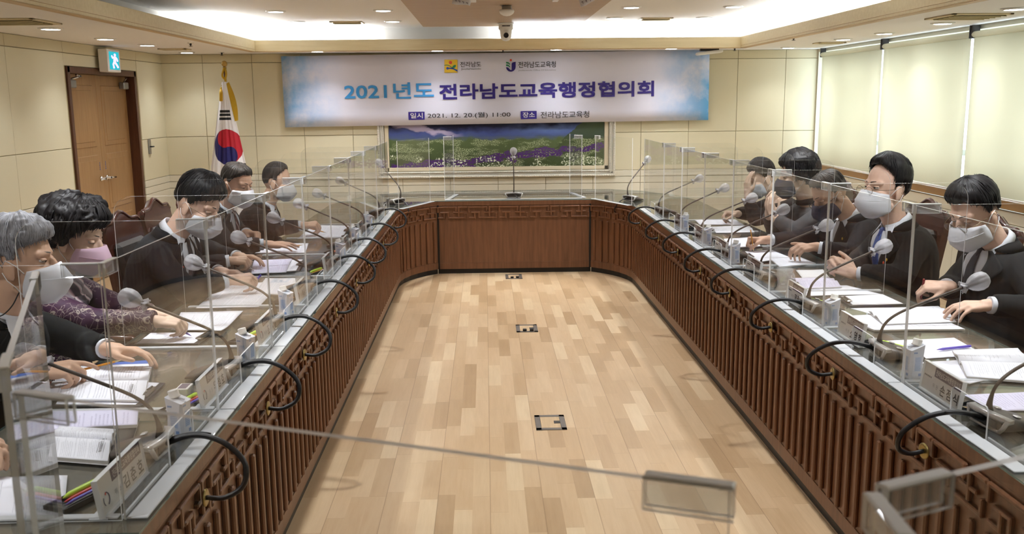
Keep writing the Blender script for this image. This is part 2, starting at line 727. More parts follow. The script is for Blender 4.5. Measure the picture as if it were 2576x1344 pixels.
m_blind = blind_mat()
nm = ['in the far corner of the room', 'second from the far corner, behind the blue-tied man', 'third from the far corner, behind the red pen holder']
for k in range(7):
    y1 = 11.19 - 1.742 * k
    y0 = y1 - 1.70
    o = thing('roller_blind', (XW1 - .05, (y0 + y1) / 2, 2.3), 'cream roller blind pulled down, ' + (nm[k] if k < 3 else 'number %d counted from the far corner' % (k + 1)), 'blind', 'cream roller blinds along the window wall')
    org = (XW1 - .05, (y0 + y1) / 2, 2.3)
    g = [[(XW1 - .055 + .003 * sin(yy * 3 + k), yy, zz) for yy in [y1 + (y0 - y1) * i / 14 for i in range(15)]] for zz in (2.27, 2.0, 1.6, 1.3, 1.005)]
    MB().sheet(g, .0015, uv=False).build('fabric', m_blind, o, org)
    MB().tube([(XW1 - .055, y0, 2.29), (XW1 - .055, y1, 2.29)], .026, 14).build('roller', m_blind, o, org)
    MB().tube([(XW1 - .055, y0, 1.0), (XW1 - .055, y1, 1.0)], .009, 8).build('bottom_bar', m_white, o, org)
    for yy in (y1 - .004, y0 - .012):
        MB().span((XW1 - .08, yy, 2.26), (XW1 - .012, yy + .016, ZC - .004), 0, .003).build('bracket', m_dark, o, org)

# ------------------------------------------------------------------ ceiling: lower rim, fascia, lit tray
HX0, HX1, HY0, HY1 = -2.57, 2.92, .6, 10.55
b = MB()
b.span((XW0 - .2, HY1, ZC), (XW1 - .02, YB, ZC + .03))
b.span((XW0 - .2, YF, ZC), (XW1 - .02, HY0, ZC + .03))
b.span((XW0 - .2, HY0, ZC), (HX0, HY1, ZC + .03))
b.span((HX1, HY0, ZC), (XW1 - .02, HY1, ZC + .03))
b.span((XW0, YF, ZT), (XW1 + .2, YB + .1, ZT + .05), 1)
for a, c in (((HX0 - .42, HY0 - .4, ZC + .012), (HX0 - .38, HY1 + .42, ZT)), ((HX1 + .38, HY0 - .4, ZC + .012), (HX1 + .42, HY1 + .42, ZT)), ((HX0 - .4, HY1 + .38, ZC + .012), (HX1 + .4, HY1 + .42, ZT)), ((HX0 - .4, HY0 - .42, ZC + .012), (HX1 + .4, HY0 - .38, ZT))):
    b.span(a, c, 1)
struct(b.build('ceiling', [m_ceil, m_tray]))
b = MB().span((-.66, HY0 + .2, ZT - .03), (.86, 10.42, ZT), 0).span((.86, HY0 + .2, ZT - .022), (1.06, 10.42, ZT), 0)
struct(b.build('trim_2', m_slab))
b = MB()
for a, c in (((HX0, HY0, 2.345), (HX0 + .05, HY1, 2.465)), ((HX1 - .05, HY0, 2.345), (HX1, HY1, 2.465)), ((HX0, HY1 - .05, 2.345), (HX1, HY1, 2.465)), ((HX0, HY0, 2.345), (HX1, HY0 + .05, 2.465))):
    b.span(a, c, 0, .004)
for a, c in (((HX0 - .012, HY0, 2.340), (HX0 + .054, HY1 + .01, 2.3455)), ((HX1 - .054, HY0, 2.340), (HX1 + .012, HY1 + .01, 2.3455)), ((HX0 - .012, HY1 - .054, 2.340), (HX1 + .012, HY1 + .012, 2.3455)), ((HX0 - .012, HY0, 2.3455), (HX0 + .001, HY1 + .01, 2.3705)), ((HX1 - .001, HY0, 2.3455), (HX1 + .012, HY1 + .01, 2.3705)), ((HX0 + .0495, HY0, 2.366), (HX0 + .0525, HY1 - .05, 2.370)), ((HX1 - .0525, HY0, 2.366), (HX1 - .0495, HY1 - .05, 2.370))):
    b.span(a, c, 1, .0015)
struct(b.build('trim_3', [m_fascia, m_fasciatrim]))


def cove(a, c, where):
    o = thing('cove_light', V(a), 'white strip light hidden above the ceiling fascia, ' + where, 'light', 'cove strip lights')
    d = (V(c) - V(a))
    MB().tube([(0, 0, .012), d + V((0, 0, .012))], .014, 8).build('tube', m_cove, o)
    MB().tube([(0, 0, -.008), d + V((0, 0, -.008))], .012, 6).build('housing', m_white, o)


cove((-2.45, 10.72, 2.423), (-1.35, 10.72, 2.423), 'far end by the flag')
cove((.28, 10.72, 2.423), (1.25, 10.72, 2.423), 'far end behind the camera dome')
cove((1.5, 10.72, 2.423), (2.85, 10.72, 2.423), 'far end near the windows')
cove((-2.70, 9.0, 2.423), (-2.70, 10.5, 2.423), 'door side near the flag')
cove((3.05, 7.9, 2.423), (3.05, 10.5, 2.423), 'window side near the far corner')
cove((3.05, 5.3, 2.423), (3.05, 7.7, 2.423), 'window side halfway down')
cove((3.05, 2.7, 2.423), (3.05, 5.1, 2.423), 'window side near the camera')
cove((-2.70, 1.6, 2.423), (-2.70, 4.4, 2.423), 'door side near the camera')

proto = None
DL = [(-1.92, 10.98, ''), (-.54, 11.0, ''), (.84, 10.98, ''), (2.18, 10.96, ''), (-3.42, 11.0, ''), (-3.36, 9.56, ''), (-3.39, 8.6, ''), (-3.32, 7.39, ''), (3.57, 11.0, ''), (3.64, 9.5, ''), (3.70, 8.66, ''), (3.67, 7.5, ''), (3.57, 6.3, ''), (-3.35, 6.0, ''), (-3.35, 4.2, ''), (-3.35, 2.2, ''), (3.6, 4.6, ''), (3.6, 2.6, '')]
DN = ['above the clouded door-side end of the banner', 'above the banner logos, flag side', 'above the banner logos, window side', 'above the window-side end of the banner', 'in front of the flag', 'beside the exit sign', 'above the near door edge', 'nearest the slatted vent on the door side', 'before the far window corner', 'over the far roller blind', 'over the second roller blind', 'beside the window-side air vent', 'closest to the camera on the window side', 'third from the exit sign, door side', 'door side, above the grey-haired man', 'door side, above the camera end', 'window side, above the man with the red pen', 'window side, above the camera end']
TL = [(-1.91, 8.83), (-1.95, 9.98), (-.92, 8.8), (-.95, 10.0), (1.35, 8.66), (1.35, 9.8), (2.29, 8.67), (2.30, 9.82), (-1.9, 6.4), (-.95, 6.4), (1.4, 6.4), (2.3, 6.4), (-1.9, 4.0), (-.95, 4.0), (1.4, 4.0), (2.3, 4.0), (-1.9, 1.8), (1.4, 1.8), (-1.9, -1.2), (1.8, -1.2)]
TN = ['outer one of the nearer pair, flag side', 'outer one of the farther pair, flag side', 'inner one of the nearer pair, flag side', 'inner one of the farther pair, flag side', 'inner one of the nearer pair, window side', 'inner one of the farther pair, window side', 'outer one of the nearer pair, window side', 'outer one of the farther pair, window side']
lights = [(x, y, ZC if i < len(DL) else ZT, n) for i, (x, y, n) in enumerate([(x, y, 'in the ceiling rim ' + DN[i]) for i, (x, y, _) in enumerate(DL)] + [(x, y, 'in the raised ceiling tray, ' + (TN[i] if i < 8 else 'overhead number %d' % i)) for i, (x, y) in enumerate(TL)])]
for x, y, z, n in lights:
    if y < 1 and z == ZT:
        z = ZC if y < HY0 else ZT
    n = 'round glowing downlight ' + n
    if proto is None:
        proto = thing('ceiling_downlight', (x, y, z), n, 'light', 'round ceiling downlights')
        MB().lathe([(.092, 0), (.092, -.004), (.078, -.012), (.070, -.012), (.066, -.004), (.066, 0)], n=28).build('trim_ring', m_white, proto)
        MB().lathe([(.067, -.006), (.067, -.010), (.001, -.011)], n=28, cap=False).build('diffuser', m_lamp, proto)
        ld = bpy.data.lights.new('lamp', 'SPOT')
        ld.energy = SPOT
        ld.color = (.95, .975, 1)
        ld.spot_size = R(132)
        ld.spot_blend = 1.0
        ld.shadow_soft_size = .06
        l2 = ld.copy()
        l2.energy = RIM
        l2.spot_size = R(120)
        lo = bpy.data.objects.new('lamp', ld if z > ZC + .1 else l2)
        lo.location = (0, 0, -.02)
        lo.parent = proto
        COL.objects.link(lo)
    else:
        r_ = dup(proto, (x, y, z), 0, n)
        for ch in r_.children:
            if ch.type == 'LIGHT':
                ch.data = ld if z > ZC + .1 else l2


def vent(x, y, z, w, d, label, n=5):
    o = thing('air_vent', (x, y, z), label, 'vent', 'ceiling vents')
    f = MB()
    for a, c in (((-w / 2, -d / 2), (w / 2, -d / 2 + .03)), ((-w / 2, d / 2 - .03), (w / 2, d / 2)), ((-w / 2, -d / 2), (-w / 2 + .03, d / 2)), ((w / 2 - .03, -d / 2), (w / 2, d / 2))):
        f.span((*a, -.012), (*c, 0), 0, .003)
    f.build('frame', m_fascia, o)
    g = MB()
    for i in range(n):
        yy = -d / 2 + .03 + (d - .06) * (i + .5) / n
        g.box((0, yy, -.007), (w - .06, (d - .06) / n * .8, .003), Matrix.Rotation(R(25), 3, 'X'))
    g.build('grille', m_frieze, o)
    MB().span((-w / 2 + .03, -d / 2 + .03, -.0015), (w / 2 - .03, d / 2 - .03, -.0005)).build('backing', m_frieze, o)


vent(-3.25, 6.72, ZC, .44, .44, 'square slatted air vent in the ceiling rim, door side, near a downlight')
vent(3.54, 6.86, ZC, .44, .44, 'square slatted air vent in the ceiling rim, window side, above the blinds')
vent(-1.44, 10.1, ZT, .34, .22, 'small pale vent at the far edge of the raised ceiling, flag side', 2)
vent(1.80, 9.92, ZT, .34, .22, 'small pale vent at the far edge of the raised ceiling, window side', 2)
vent(-3.33, 10.3, ZC, .30, .20, 'small thin vent in the ceiling rim between door and flag', 3)
vent(3.72, 10.1, ZC, .30, .20, 'small thin vent in the ceiling rim above the far roller blind', 3)
for i, (x, y, n) in enumerate([(-2.85, 9.3, 'in the ceiling rim above the door handles'), (-3.05, 11.1, 'in the ceiling rim above the flag'), (.22, 10.9, 'in the ceiling rim above the banner centre'), (3.0, 9.1, 'in the ceiling rim between two window-side downlights'), (2.95, 11.05, 'in the ceiling rim at the window end of the banner')]):
    o = thing('sprinkler', (x, y, ZC), 'small dark sprinkler head ' + n, 'sprinkler', 'sprinkler heads')
    MB().lathe([(.03, 0), (.03, -.004), (.012, -.008)], n=16).build('rosette', m_chrome, o)
    MB().lathe([(.010, -.006), (.010, -.022), (.004, -.026), (.004, -.03), (.018, -.031), (.018, -.034), (.002, -.036)], n=14).build('deflector', m_dark, o)

# speaker box under the rim by the banner
o = thing('wall_speaker', (2.68, 11.18, ZC), 'small white oblong box fixed under the ceiling above the banner corner', 'speaker')
MB().box((0, 0, -.045), (.30, .16, .035), Matrix.Rotation(R(-6), 3, 'Y'), 0, .012).build('housing', m_white, o)
MB().span((-.11, -.03, -.028), (.11, .03, 0)).build('bracket', m_dark, o)

# pan-tilt conference camera hanging from the raised ceiling
o = thing('ceiling_camera', (.235, 10.0, ZT - .03), 'white pan-tilt dome camera hanging from the brown ceiling panel', 'camera')
MB().lathe([(.085, 0), (.085, -.012), (.05, -.02)], n=28).build('mount_plate', m_white, o)
MB().lathe([(.076, -.016), (.077, -.06), (.074, -.066), (.064, -.072), (.062, -.10), (.055, -.15), (.035, -.178), (.002, -.186)], n=32).build('housing', m_white, o)
MB().box((0, -.075, -.034), (.085, .006, .010), None, 0, .003).build('indicator_window', m_black, o)
h = MB().box((0, -.045, -.118), (.062, .06, .095), None, 0, .016).build('camera_head', m_white, o)
MB().lathe([(.027, 0), (.027, .012), (.02, .012), (.016, .004), (.001, .003)], (0, -.072, -.130), 24, 0, Matrix.Rotation(R(90), 3, 'X')).build('lens', m_black, o)
o = thing('smoke_detector', (.20, 8.15, ZT - .03), 'white round detector with grey base on the brown ceiling panel', 'detector')
MB().box((0, 0, -.02), (.085, .07, .04), None, 0, .006).build('base', m_grey, o)
MB().lathe([(.062, -.036), (.066, -.05), (.055, -.07), (.03, -.085), (.001, -.09)], n=24).build('dome', m_white, o)
# projector lift plate with papers taped to it
o = thing('ceiling_hatch_bar', (.32, 7.55, ZT - .03), 'pale flat bar with brackets under the brown ceiling panel', 'ceiling mount')
MB().span((-.36, -.06, -.012), (.36, .06, 0), 0, .003).build('bar', m_frieze, o)
for sx in (-.42, .23):
    MB().span((sx, -.42, -.03), (sx + .045, .05, -.002), 0, .003).build('bracket', m_white, o)
m_paper = M('white_paper', 'e9e8ec', .7)
for i, (px, py, rz, n) in enumerate([(1163, -2, 14, 'flag side'), (1478, -6, -16, 'window side')]):
    p = onz(px, py, ZT - .06)
    o = thing('hanging_paper', p, 'white sheet of paper taped under the ceiling bar, ' + n, 'paper', 'papers under the ceiling')
    g = [[(a * .10, -.0 - c * .02, .045 - .09 * c + .01 * sin(3 * a)) for a in (-.7, -.3, .1, .5, .7)] for c in (0, .35, .7, 1)]
    rm = Matrix.Rotation(R(rz), 3, 'Y')
    g = [[rm @ V(q) for q in r_] for r_ in g]
    MB().sheet(g, .0006, uv=False).build('sheet', m_paper, o)
    q = MB()
    for j in range(4):
        c = rm @ V((-.05 + .03 * j, -.018, -.02))
        q.box(c, (.014, .002, .004), rm).box(c + V((.006, 0, -.006)), (.003, .002, .014), rm)
    q.build('print', M('print_ink', '5a5468', .7), o)

# ------------------------------------------------------------------ door
d = struct(MB().span((XW0 - .13, D0, 0), (XW0 + .018, D0 + .055, DZ), 0, .004).span((XW0 - .13, D1 - .055, 0), (XW0 + .018, D1, DZ), 0, .004).span((XW0 - .13, D0, DZ - .06), (XW0 + .018, D1, DZ), 0, .004).span((XW0 - .17, D0 - .02, 0), (XW0 - .142, D1 + .02, DZ + .02), 0).build('door_1', m_doorf))  # last span: unseen backing added to block sky light around the leaves
ym = (D0 + D1) / 2
for i, (y0, y1) in enumerate(((D0 + .06, ym - .002), (ym + .002, D1 - .06))):
    x = XW0 - .105
    q = MB().span((x - .02, y0, .008), (x + .02, y1, DZ - .0605), 0, .003)
    for z0, z1 in ((.12, .62), (.70, 1.28), (1.36, 1.98)):
        q.span((x + .012, y0 + .10, z0), (x + .0265, y1 - .10, z1), 0, .012)
        q.span((x + .018, y0 + .15, z0 + .05), (x + .031, y1 - .15, z1 - .05), 0, .010)
    leaf = q.build('door_leaf', m_doorw, d)
    yh = y1 - .07 if i == 0 else y0 + .07
    sg = -1 if i == 0 else 1
    MB().lathe([(.026, 0), (.026, .012), (.014, .014), (.014, .05)], (x + .02, yh, 1.03), 18, 0, Matrix.Rotation(R(90), 3, 'Y')).tube([(x + .068, yh, 1.03), (x + .07, yh + sg * .04, 1.03), (x + .068, yh + sg * .13, 1.025)], [.012, .011, .009]).build('door_handle', m_chrome, leaf)
    q = MB()
    for k in range(4):
        q.span((x + .0205, yh - .008 + .004 * (k % 2), 1.12 + .022 * k), (x + .0215, yh + .008, 1.134 + .022 * k))
    q.build('sticker', M('navy_print', '4c5698', .6), leaf)
    yc = y0 + .14 if i == 0 else y1 - .14
    MB().box((x + .055, yc, DZ - .16), (.06, .13, .075), None, 0, .008).build('door_closer', m_grey, leaf)
    MB().tube([(x + .06, yc, DZ - .115), (x + .12, yc + (.10 if i == 0 else -.10), DZ - .085), (XW0 + .0, yc + (.02 if i == 0 else .0), DZ - .075)], .010, 8).build('closer_arm', m_chrome, leaf)
# exit sign
o = thing('exit_sign', (XW0 + .12, 9.72, 2.2), 'white box exit sign with glowing green running figure above the door', 'sign')
MB().span((-.075, -.16, -.09), (.02, .16, .135), 0, .006).build('housing', m_white, o)
MB().span((.0205, -.125, -.065), (.0215, .125, .112)).build('green_panel', emis('sign_teal', '2ba9b6', .75), o)
q = MB()
q.ell((.023, .02, .082), (.003, .030, .015))
for pts, r_ in (([(.01, .06), (-.01, .015)], .020), ([(.015, .055), (.06, .045), (.075, .02)], .010), ([(0, .058), (-.045, .05), (-.07, .07)], .010), ([(-.01, .015), (-.045, -.015), (-.03, -.05)], .012), ([(-.01, .015), (.035, -.01), (.075, -.04)], .012)):
    q.tube([(.0225, a, c) for a, c in pts], r_, 8)
q.build('running_figure', emis('sign_figure', 'cdbcff', 1.0), o)
# key switch beside the door
o = thing('key_switch', (XW0 + .012, 10.87, 1.30), 'small steel key switch plate on the wall beside the door', 'switch')
MB().span((0, -.035, -.085), (.012, .035, .085), 0, .003).build('plate', m_grey, o)
MB().tube([(.012, 0, 0), (.04, .0, 0), (.045, .03, 0)], .008, 8).build('key', m_black, o)
o = thing('wall_outlet', (XW1 - .02, 8.35, .74), 'small white socket box on the wall under the windows', 'socket')
MB().box((0, 0, 0), (.04, .10, .09), None, 0, .006).build('cover', m_white, o)
MB().box((-.021, 0, -.02), (.004, .06, .03), None, 0, .001).build('socket', m_frieze, o)

# ------------------------------------------------------------------ floor boxes
for i, (x, y, n) in enumerate([(.275, 9.33, 'farthest one, by the back table'), (.31, 7.14, 'middle one of the three'), (.345, 4.96, 'nearest one to the camera')]):
    o = thing('floor_box', (x, y, 0), 'square metal floor socket box in the parquet, ' + n, 'floor socket', 'floor boxes')
    q = MB()
    for a, c in (((-.085, -.12), (.085, -.09)), ((-.085, .09), (.085, .12)), ((-.085, -.12), (-.055, .12)), ((.055, -.12), (.085, .12))):
        q.span((*a, 0), (*c, .004), 0, .001)
    q.build('frame', M('floor_box_metal', '77706a', .4, .5) if i == 0 else bpy.data.materials['floor_box_metal'], o)
    MB().span((-.054, -.089, .0), (.054, .089, .0025), 0).build('lid', wood('lid_wood', 'b59a78', 'c9ac86', 1, 1, .4) if i == 0 else bpy.data.materials['lid_wood'], o)
    MB().span((.02, -.02, .0026), (.056, .02, .0045)).build('latch', m_dark, o)
    if i < 2:
        MB().span((-.035, -.105, .0045), (-.005, -.075, .02), 0, .002).build('plug', m_black, o)
        MB().span((.02, -.105, .0045), (.05, -.075, .02), 0, .002).build('plug', m_black, o)
# ------------------------------------------------------------------ banner on the back wall
BY = YB - .075
rb = Matrix.Rotation(R(.35), 3, 'Y').inverted()
BO = V((-2.43, BY, 1.49))
BU, BV = V((cos(.007), 0, sin(.007))), V((-sin(.007), 0, cos(.007)))
BW, BH = 5.18, .845


def banner_mat():
    t = NT('banner_print')
    tc = t.n('ShaderNodeTexCoord')
    sp = t.n('ShaderNodeSeparateXYZ')
    t.l(tc.outputs['Object'], sp.inputs[0])
    u = t.math('DIVIDE', sp.outputs[0], BW)
    e = t.math('ABSOLUTE', t.math('SUBTRACT', u, .5))
    mp = t.n('ShaderNodeMapping')
    t.l(tc.outputs['Object'], mp.inputs[0])
    n = t.noise(mp.outputs[0], 2.6, 5, .62)
    edge = t.n('ShaderNodeMapRange')
    edge.inputs[1].default_value, edge.inputs[2].default_value = .36, .5
    t.l(e, edge.inputs[0])
    f = t.math('MULTIPLY', edge.outputs[0], t.ramp(n, [(.36, (.12, .12, .12, 1)), (.60, (1, 1, 1, 1))]))
    col = t.mix(f, lin('e2e1f2'), lin('66ace6'))
    t.bsdf(col, .6, 0, .3)
    return t.m


o = thing('banner', BO, 'wide printed event banner with blue clouded ends hung above the landscape picture', 'banner')
nx = 40
g = [[BU * (BW * i / nx) + BV * (BH * (1 - j / 6)) + V((0, -.004 * sin(i * .8) * (j / 6), 0)) for i in range(nx + 1)] for j in range(7)]
MB().sheet([r_[::-1] for r_ in g], .002, uv=False).build('cloth', banner_mat(), o)
BL = .008                         # lettering sits a little proud of the cloth


def bt(body, mat, x, z, w, h, bold=0., name='lettering', lift=0.):
    return text(body, mat, o, BU * x + BV * z + V((0, -BL, 0)), BU, BV, w, h, bold, name, lift=lift)


m_sky = M('print_sky_blue', '3f9ae0', .5)
m_navy = M('print_indigo', '32237f', .5)
m_ink = M('print_black', '26242e', .5)
m_grayink = M('print_grey', '8a8896', .5)
px2 = lambda px, py: ((ony(px, py, BY) - BO).dot(BU), (ony(px, py, BY) - BO).dot(BV))


def bbox(body, mat, x0, y0, x1, y1, bold=0., name='lettering', lift=0.):
    a, c = px2(x0, y1), px2(x1, y0)
    return bt(body, mat, a[0], a[1], c[0] - a[0], c[1] - a[1], bold, name, lift)


bbox('2021년도', m_sky, 868, 207, 1090, 250, .020)
bbox('전라남도교육행정협의회', m_navy, 1107, 204, 1644, 250, .034)
bbox('전라남도', m_ink, 1158, 155, 1210, 169, .008)
bbox('JeollaNamdo', m_ink, 1160, 171, 1210, 177, 0)
bbox('전라남도교육청', m_ink, 1304, 154, 1398, 171, .008)
bbox('Jeollanamdo Office Of Education', m_grayink, 1304, 174, 1398, 180, 0)
bbox('2021. 12. 20.(월) 11:00', m_ink, 1076, 281, 1284, 300, .004)
bbox('전라남도교육청', m_ink, 1360, 279, 1482, 298, .004)
for x0, x1, wd, q0, q1 in ((1028, 1068, '일시', 1033, 1063), (1310, 1350, '장소', 1315, 1345)):
    a, c = px2(x0, 302 if x0 < 1100 else 300), px2(x1, 281 if x0 < 1100 else 279)
    MB().box(BU * ((a[0] + c[0]) / 2) + BV * ((a[1] + c[1]) / 2) + V((0, -BL + .001, 0)), (c[0] - a[0], .004, c[1] - a[1]), Matrix.Rotation(-.007, 3, 'Y'), 0, .0018).build('tag_patch', m_navy, o)
    bbox(wd, m_white, q0, 284 if x0 < 1100 else 282, q1, 298 if x0 < 1100 else 296, .012, lift=.0035)


def flat(name, poly, mat, lift):
    q = MB()
    q.prism([px2(*p) for p in poly], V((0, -BL - lift, 0)), BU, BV, .0015)
    return q.build(name, mat, o)


m_yel = M('print_yellow', 'e6bf2e', .5)
m_red = M('print_orange_red', 'dc4a2c', .5)
m_grn = M('print_green', '2c8a5a', .5)
m_blu = M('print_blue', '2d4f9e', .5)
flat('yellow_emblem', [(1118, 183), (1151, 183), (1151, 150), (1118, 150)], m_yel, 0)
circ = lambda x, y, r_, n=20: [(x + r_ * cos(2 * pi * k / n), y - r_ * sin(2 * pi * k / n)) for k in range(n)]
flat('red_sun', circ(1133.5, 157.5, 4), m_red, .002)
band = lambda f, x0, x1, w0, w1, n=16: [(x0 + (x1 - x0) * k / n, f(k / n) + w0 + (w1 - w0) * k / n) for k in range(n + 1)] + [(x0 + (x1 - x0) * k / n, f(k / n)) for k in range(n, -1, -1)]
flat('green_wave', band(lambda t_: 164 + 6 * t_ - 3 * sin(pi * t_ * 1.2), 1118, 1141, 1.6, 1.8), m_grn, .002)
flat('green_leaf', [(1137, 171), (1139, 166), (1143, 163.5), (1147, 163.5), (1147, 167), (1145, 170), (1141, 171.5)], m_grn, .002)
flat('blue_wave', band(lambda t_: 170.5 + 6 * t_ - 2.5 * sin(pi * t_), 1127, 1151, 3, 4.5), m_blu, .002)
flat('blue_dot', circ(1126, 172, 3.4), m_blu, .003)
flat('red_dot', circ(1285, 151.5, 2.9), m_red, .0)
arc = [(1285 + 12.2 * cos(a), 168 + 12.6 * sin(a)) for a in [pi * k / 16 for k in range(17)]]
flat('navy_bowl', [(1297.2, 155.5), (1297.2, 168)] + arc[1:] + [(1273, 169), (1278, 170), (1282, 174), (1283.5, 176), (1287, 176), (1287, 160), (1290, 157)], m_navy, 0)
for k in (0, 1):
    flat('green_stripe', [(1273, 155.5 + 6.5 * k), (1279, 156.5 + 6.5 * k), (1283, 160.5 + 6.5 * k), (1283, 163.5 + 6.5 * k), (1279, 160.5 + 6.5 * k), (1273, 159.5 + 6.5 * k)], m_grn, 0)

# ------------------------------------------------------------------ framed landscape under the banner
o = thing('framed_picture', (.15, YB - .012, 1.42), 'large framed landscape of a lake and flower meadow in an ornate white frame', 'picture')
PX0, PX1, PZ0, PZ1 = -1.32, 1.61, .85, 1.99


def canvas_mat():
    t = NT('landscape_print')
    tc = t.n('ShaderNodeTexCoord')
    sp = t.n('ShaderNodeSeparateXYZ')
    t.l(tc.outputs['Object'], sp.inputs[0])
    mp = lambda sc: (lambda m: (t.l(tc.outputs['Object'], m.inputs[0]), setattr(m.inputs['Scale'], 'default_value', sc), m.outputs[0])[2])(t.n('ShaderNodeMapping'))
    x, z = sp.outputs[0], sp.outputs[2]
    nw = t.noise(mp((1.6, 1, 3)), 3, 4)
    zz = t.math('ADD', z, t.math('MULTIPLY', t.math('SUBTRACT', nw, .5), .16))
    base = t.ramp(t.math('MULTIPLY', t.math('ADD', zz, .45), 1.6), [(0, lin('35402a')), (.12, lin('3f4a30')), (.34, lin('4c5a38')), (.54, lin('55643e')), (.60, lin('4e5c80')), (.68, lin('46528a')), (.80, lin('262845')), (1, lin('15182c'))])
    # pale beach sweep across the lake
    s1 = t.math('ABSOLUTE', t.math('SUBTRACT', t.math('ADD', zz, t.math('MULTIPLY', x, .17)), -.13))
    f1 = t.math('MULTIPLY', t.ramp(s1, [(.018, (1, 1, 1, 1)), (.04, (0, 0, 0, 1))]), t.ramp(t.math('ADD', x, 1.4), [(.0, (.2, .2, .2, 1)), (.25, (1, 1, 1, 1)), (.75, (1, 1, 1, 1)), (1, (0, 0, 0, 1))]))
    c = t.mix(t.math('MULTIPLY', f1, .85), base, lin('b9acc8'))
    # mist over the lake
    f2 = t.math('MULTIPLY', t.ramp(t.math('ABSOLUTE', t.math('SUBTRACT', x, .62)), [(.1, (.8, .8, .8, 1)), (.62, (0, 0, 0, 1))]), t.ramp(t.math('ABSOLUTE', t.math('SUBTRACT', zz, .01)), [(0, (.8, .8, .8, 1)), (.09, (0, 0, 0, 1))]))
    c = t.mix(f2, c, lin('6a82ba'))
    fh = t.math('MULTIPLY', t.math('GREATER_THAN', t.math('ADD', x, t.math('MULTIPLY', zz, -1.2)), .95), .9)
    c = t.mix(fh, c, lin('3f4c2c'))
    # flower bands
    v1 = t.noise(mp((95, 1, 120)), 1, 2)
    v2 = t.noise(mp((2.2, 1, 8)), 1.5, 3)
    low = t.math('LESS_THAN', zz, -.10)
    wf = t.math('MULTIPLY', t.math('MULTIPLY', t.ramp(v1, [(.50, (0, 0, 0, 1)), (.58, (.85, .85, .85, 1))]), t.ramp(v2, [(.46, (0, 0, 0, 1)), (.54, (1, 1, 1, 1))])), low)
    c = t.mix(wf, c, lin('c6cfa4'))
    pu = t.math('ADD', t.math('MULTIPLY', x, .10), t.math('MULTIPLY', v2, -.2))
    pb = t.math('LESS_THAN', t.math('ABSOLUTE', t.math('ADD', t.math('SUBTRACT', zz, pu), .235)), .042)
    v3 = t.noise(mp((40, 1, 55)), 1.1, 3)
    pf = t.math('MULTIPLY', pb, t.math('GREATER_THAN', v3, .44))
    c = t.mix(pf, c, lin('4d2c6c'))
    v4 = t.noise(mp((34, 1, 38)), 1.2, 2)
    wl = t.math('MULTIPLY', t.math('MULTIPLY', t.math('LESS_THAN', zz, -.31), t.ramp(v4, [(.54, (0, 0, 0, 1)), (.60, (1, 1, 1, 1))])), t.math('GREATER_THAN', t.noise(mp((3, 1, 3)), 1.2, 1), .47))
    c = t.mix(wl, c, lin('e0e4cc'))
    t.bsdf(c, .25, 0, .5)
    return t.m


MB().span((PX0 + .14 - .15, -.02, PZ0 + .13 - 1.42), (PX1 - .14 - .15, -.014, PZ1 - .13 - 1.42)).build('canvas', canvas_mat(), o)
m_frame = M('silver_white_frame', 'd9d4c8', .4, .15, bump=.9, bs=120)
m_framein = M('cream_mount', 'd8cbb0', .6)
f, fi = MB(), MB()
ox, oz = .15, 1.42
for w, dp, inn, mb in ((.03, .05, .0, f), (.028, .036, .03, f), (.02, .046, .058, f), (.055, .022, .082, fi)):
    a0, a1, c0, c1 = PX0 + inn - ox, PX1 - inn - ox, PZ0 + inn - oz, PZ1 - inn - oz
    mb.span((a0, -dp, c0), (a1, -.002, c0 + w), 0, .008).span((a0, -dp, c1 - w), (a1, -.002, c1), 0, .008)
    mb.span((a0, -dp, c0), (a0 + w, -.002, c1), 0, .008).span((a1 - w, -dp, c0), (a1, -.002, c1), 0, .008)
for k in range(97):
    xx = PX0 + .03 * (k + .5) - ox
    if xx < PX1 - ox:
        for zc_ in (PZ0 + .012 - oz, PZ0 + .068 - oz):
            f.ell((xx, -.05, zc_), (.009, .006, .008), None, 6, 4)
for k in range(38):
    for xx in (PX0 + .012 - ox, PX1 - .012 - ox, PX0 + .068 - ox, PX1 - .068 - ox):
        f.ell((xx, -.05, PZ0 + .03 * (k + .5) - oz), (.008, .006, .009), None, 6, 4)
f.build('frame', m_frame, o)
fi.build('mount', m_framein, o)

# ------------------------------------------------------------------ national flag on its pole
FX, FY = -3.0, 11.0
o = thing('national_flag', (FX, FY, 0), 'draped white flag with red and blue roundel on a gold-tipped pole by the wall', 'flag')
m_fw = M('flag_white', 'e4e2e4', .65)
m_fr = M('flag_red', 'b3182c', .6)
m_fb = M('flag_blue', '1d1b5e', .6)
m_fk = M('flag_black', '15151a', .6)
MB().lathe([(.17, 0), (.17, .02), (.06, .05), (.03, .10), (.002, .11)], n=24).build('base', m_brass, o)
MB().tube([(0, 0, .05), (0, 0, 2.20)], .014, 12).build('pole', wood('flag_pole_wood', '5a2c1a', '6c3a24', 2), o)
MB().ell((0, 0, 2.235), (.034, .034, .036), None, 20, 14).lathe([(.014, 2.17), (.022, 2.185), (.02, 2.2)], n=14).build('finial', m_brass, o)
# cloth: half-cone drape from 2.02 down to .45, folds growing towards the hem
nu, nv = 240, 320
zt, zb = 2.03, .45


def drape(u, v):
    z = zt + (zb - zt) * v
    w = .030 + .235 * min(1, v * 1.32) ** .95
    xl, xr = -w * .92 - .02 * v, w * .82 + .03 * v
    x = xl + (xr - xl) * u
    yy = -.05 - .10 * sin(pi * u) * (.4 + v) + .018 * v * sin(u * 21 + 1.3 * v) + .012 * v * sin(u * 43)
    return V((x + .01 * v * sin(u * 17), yy, z))


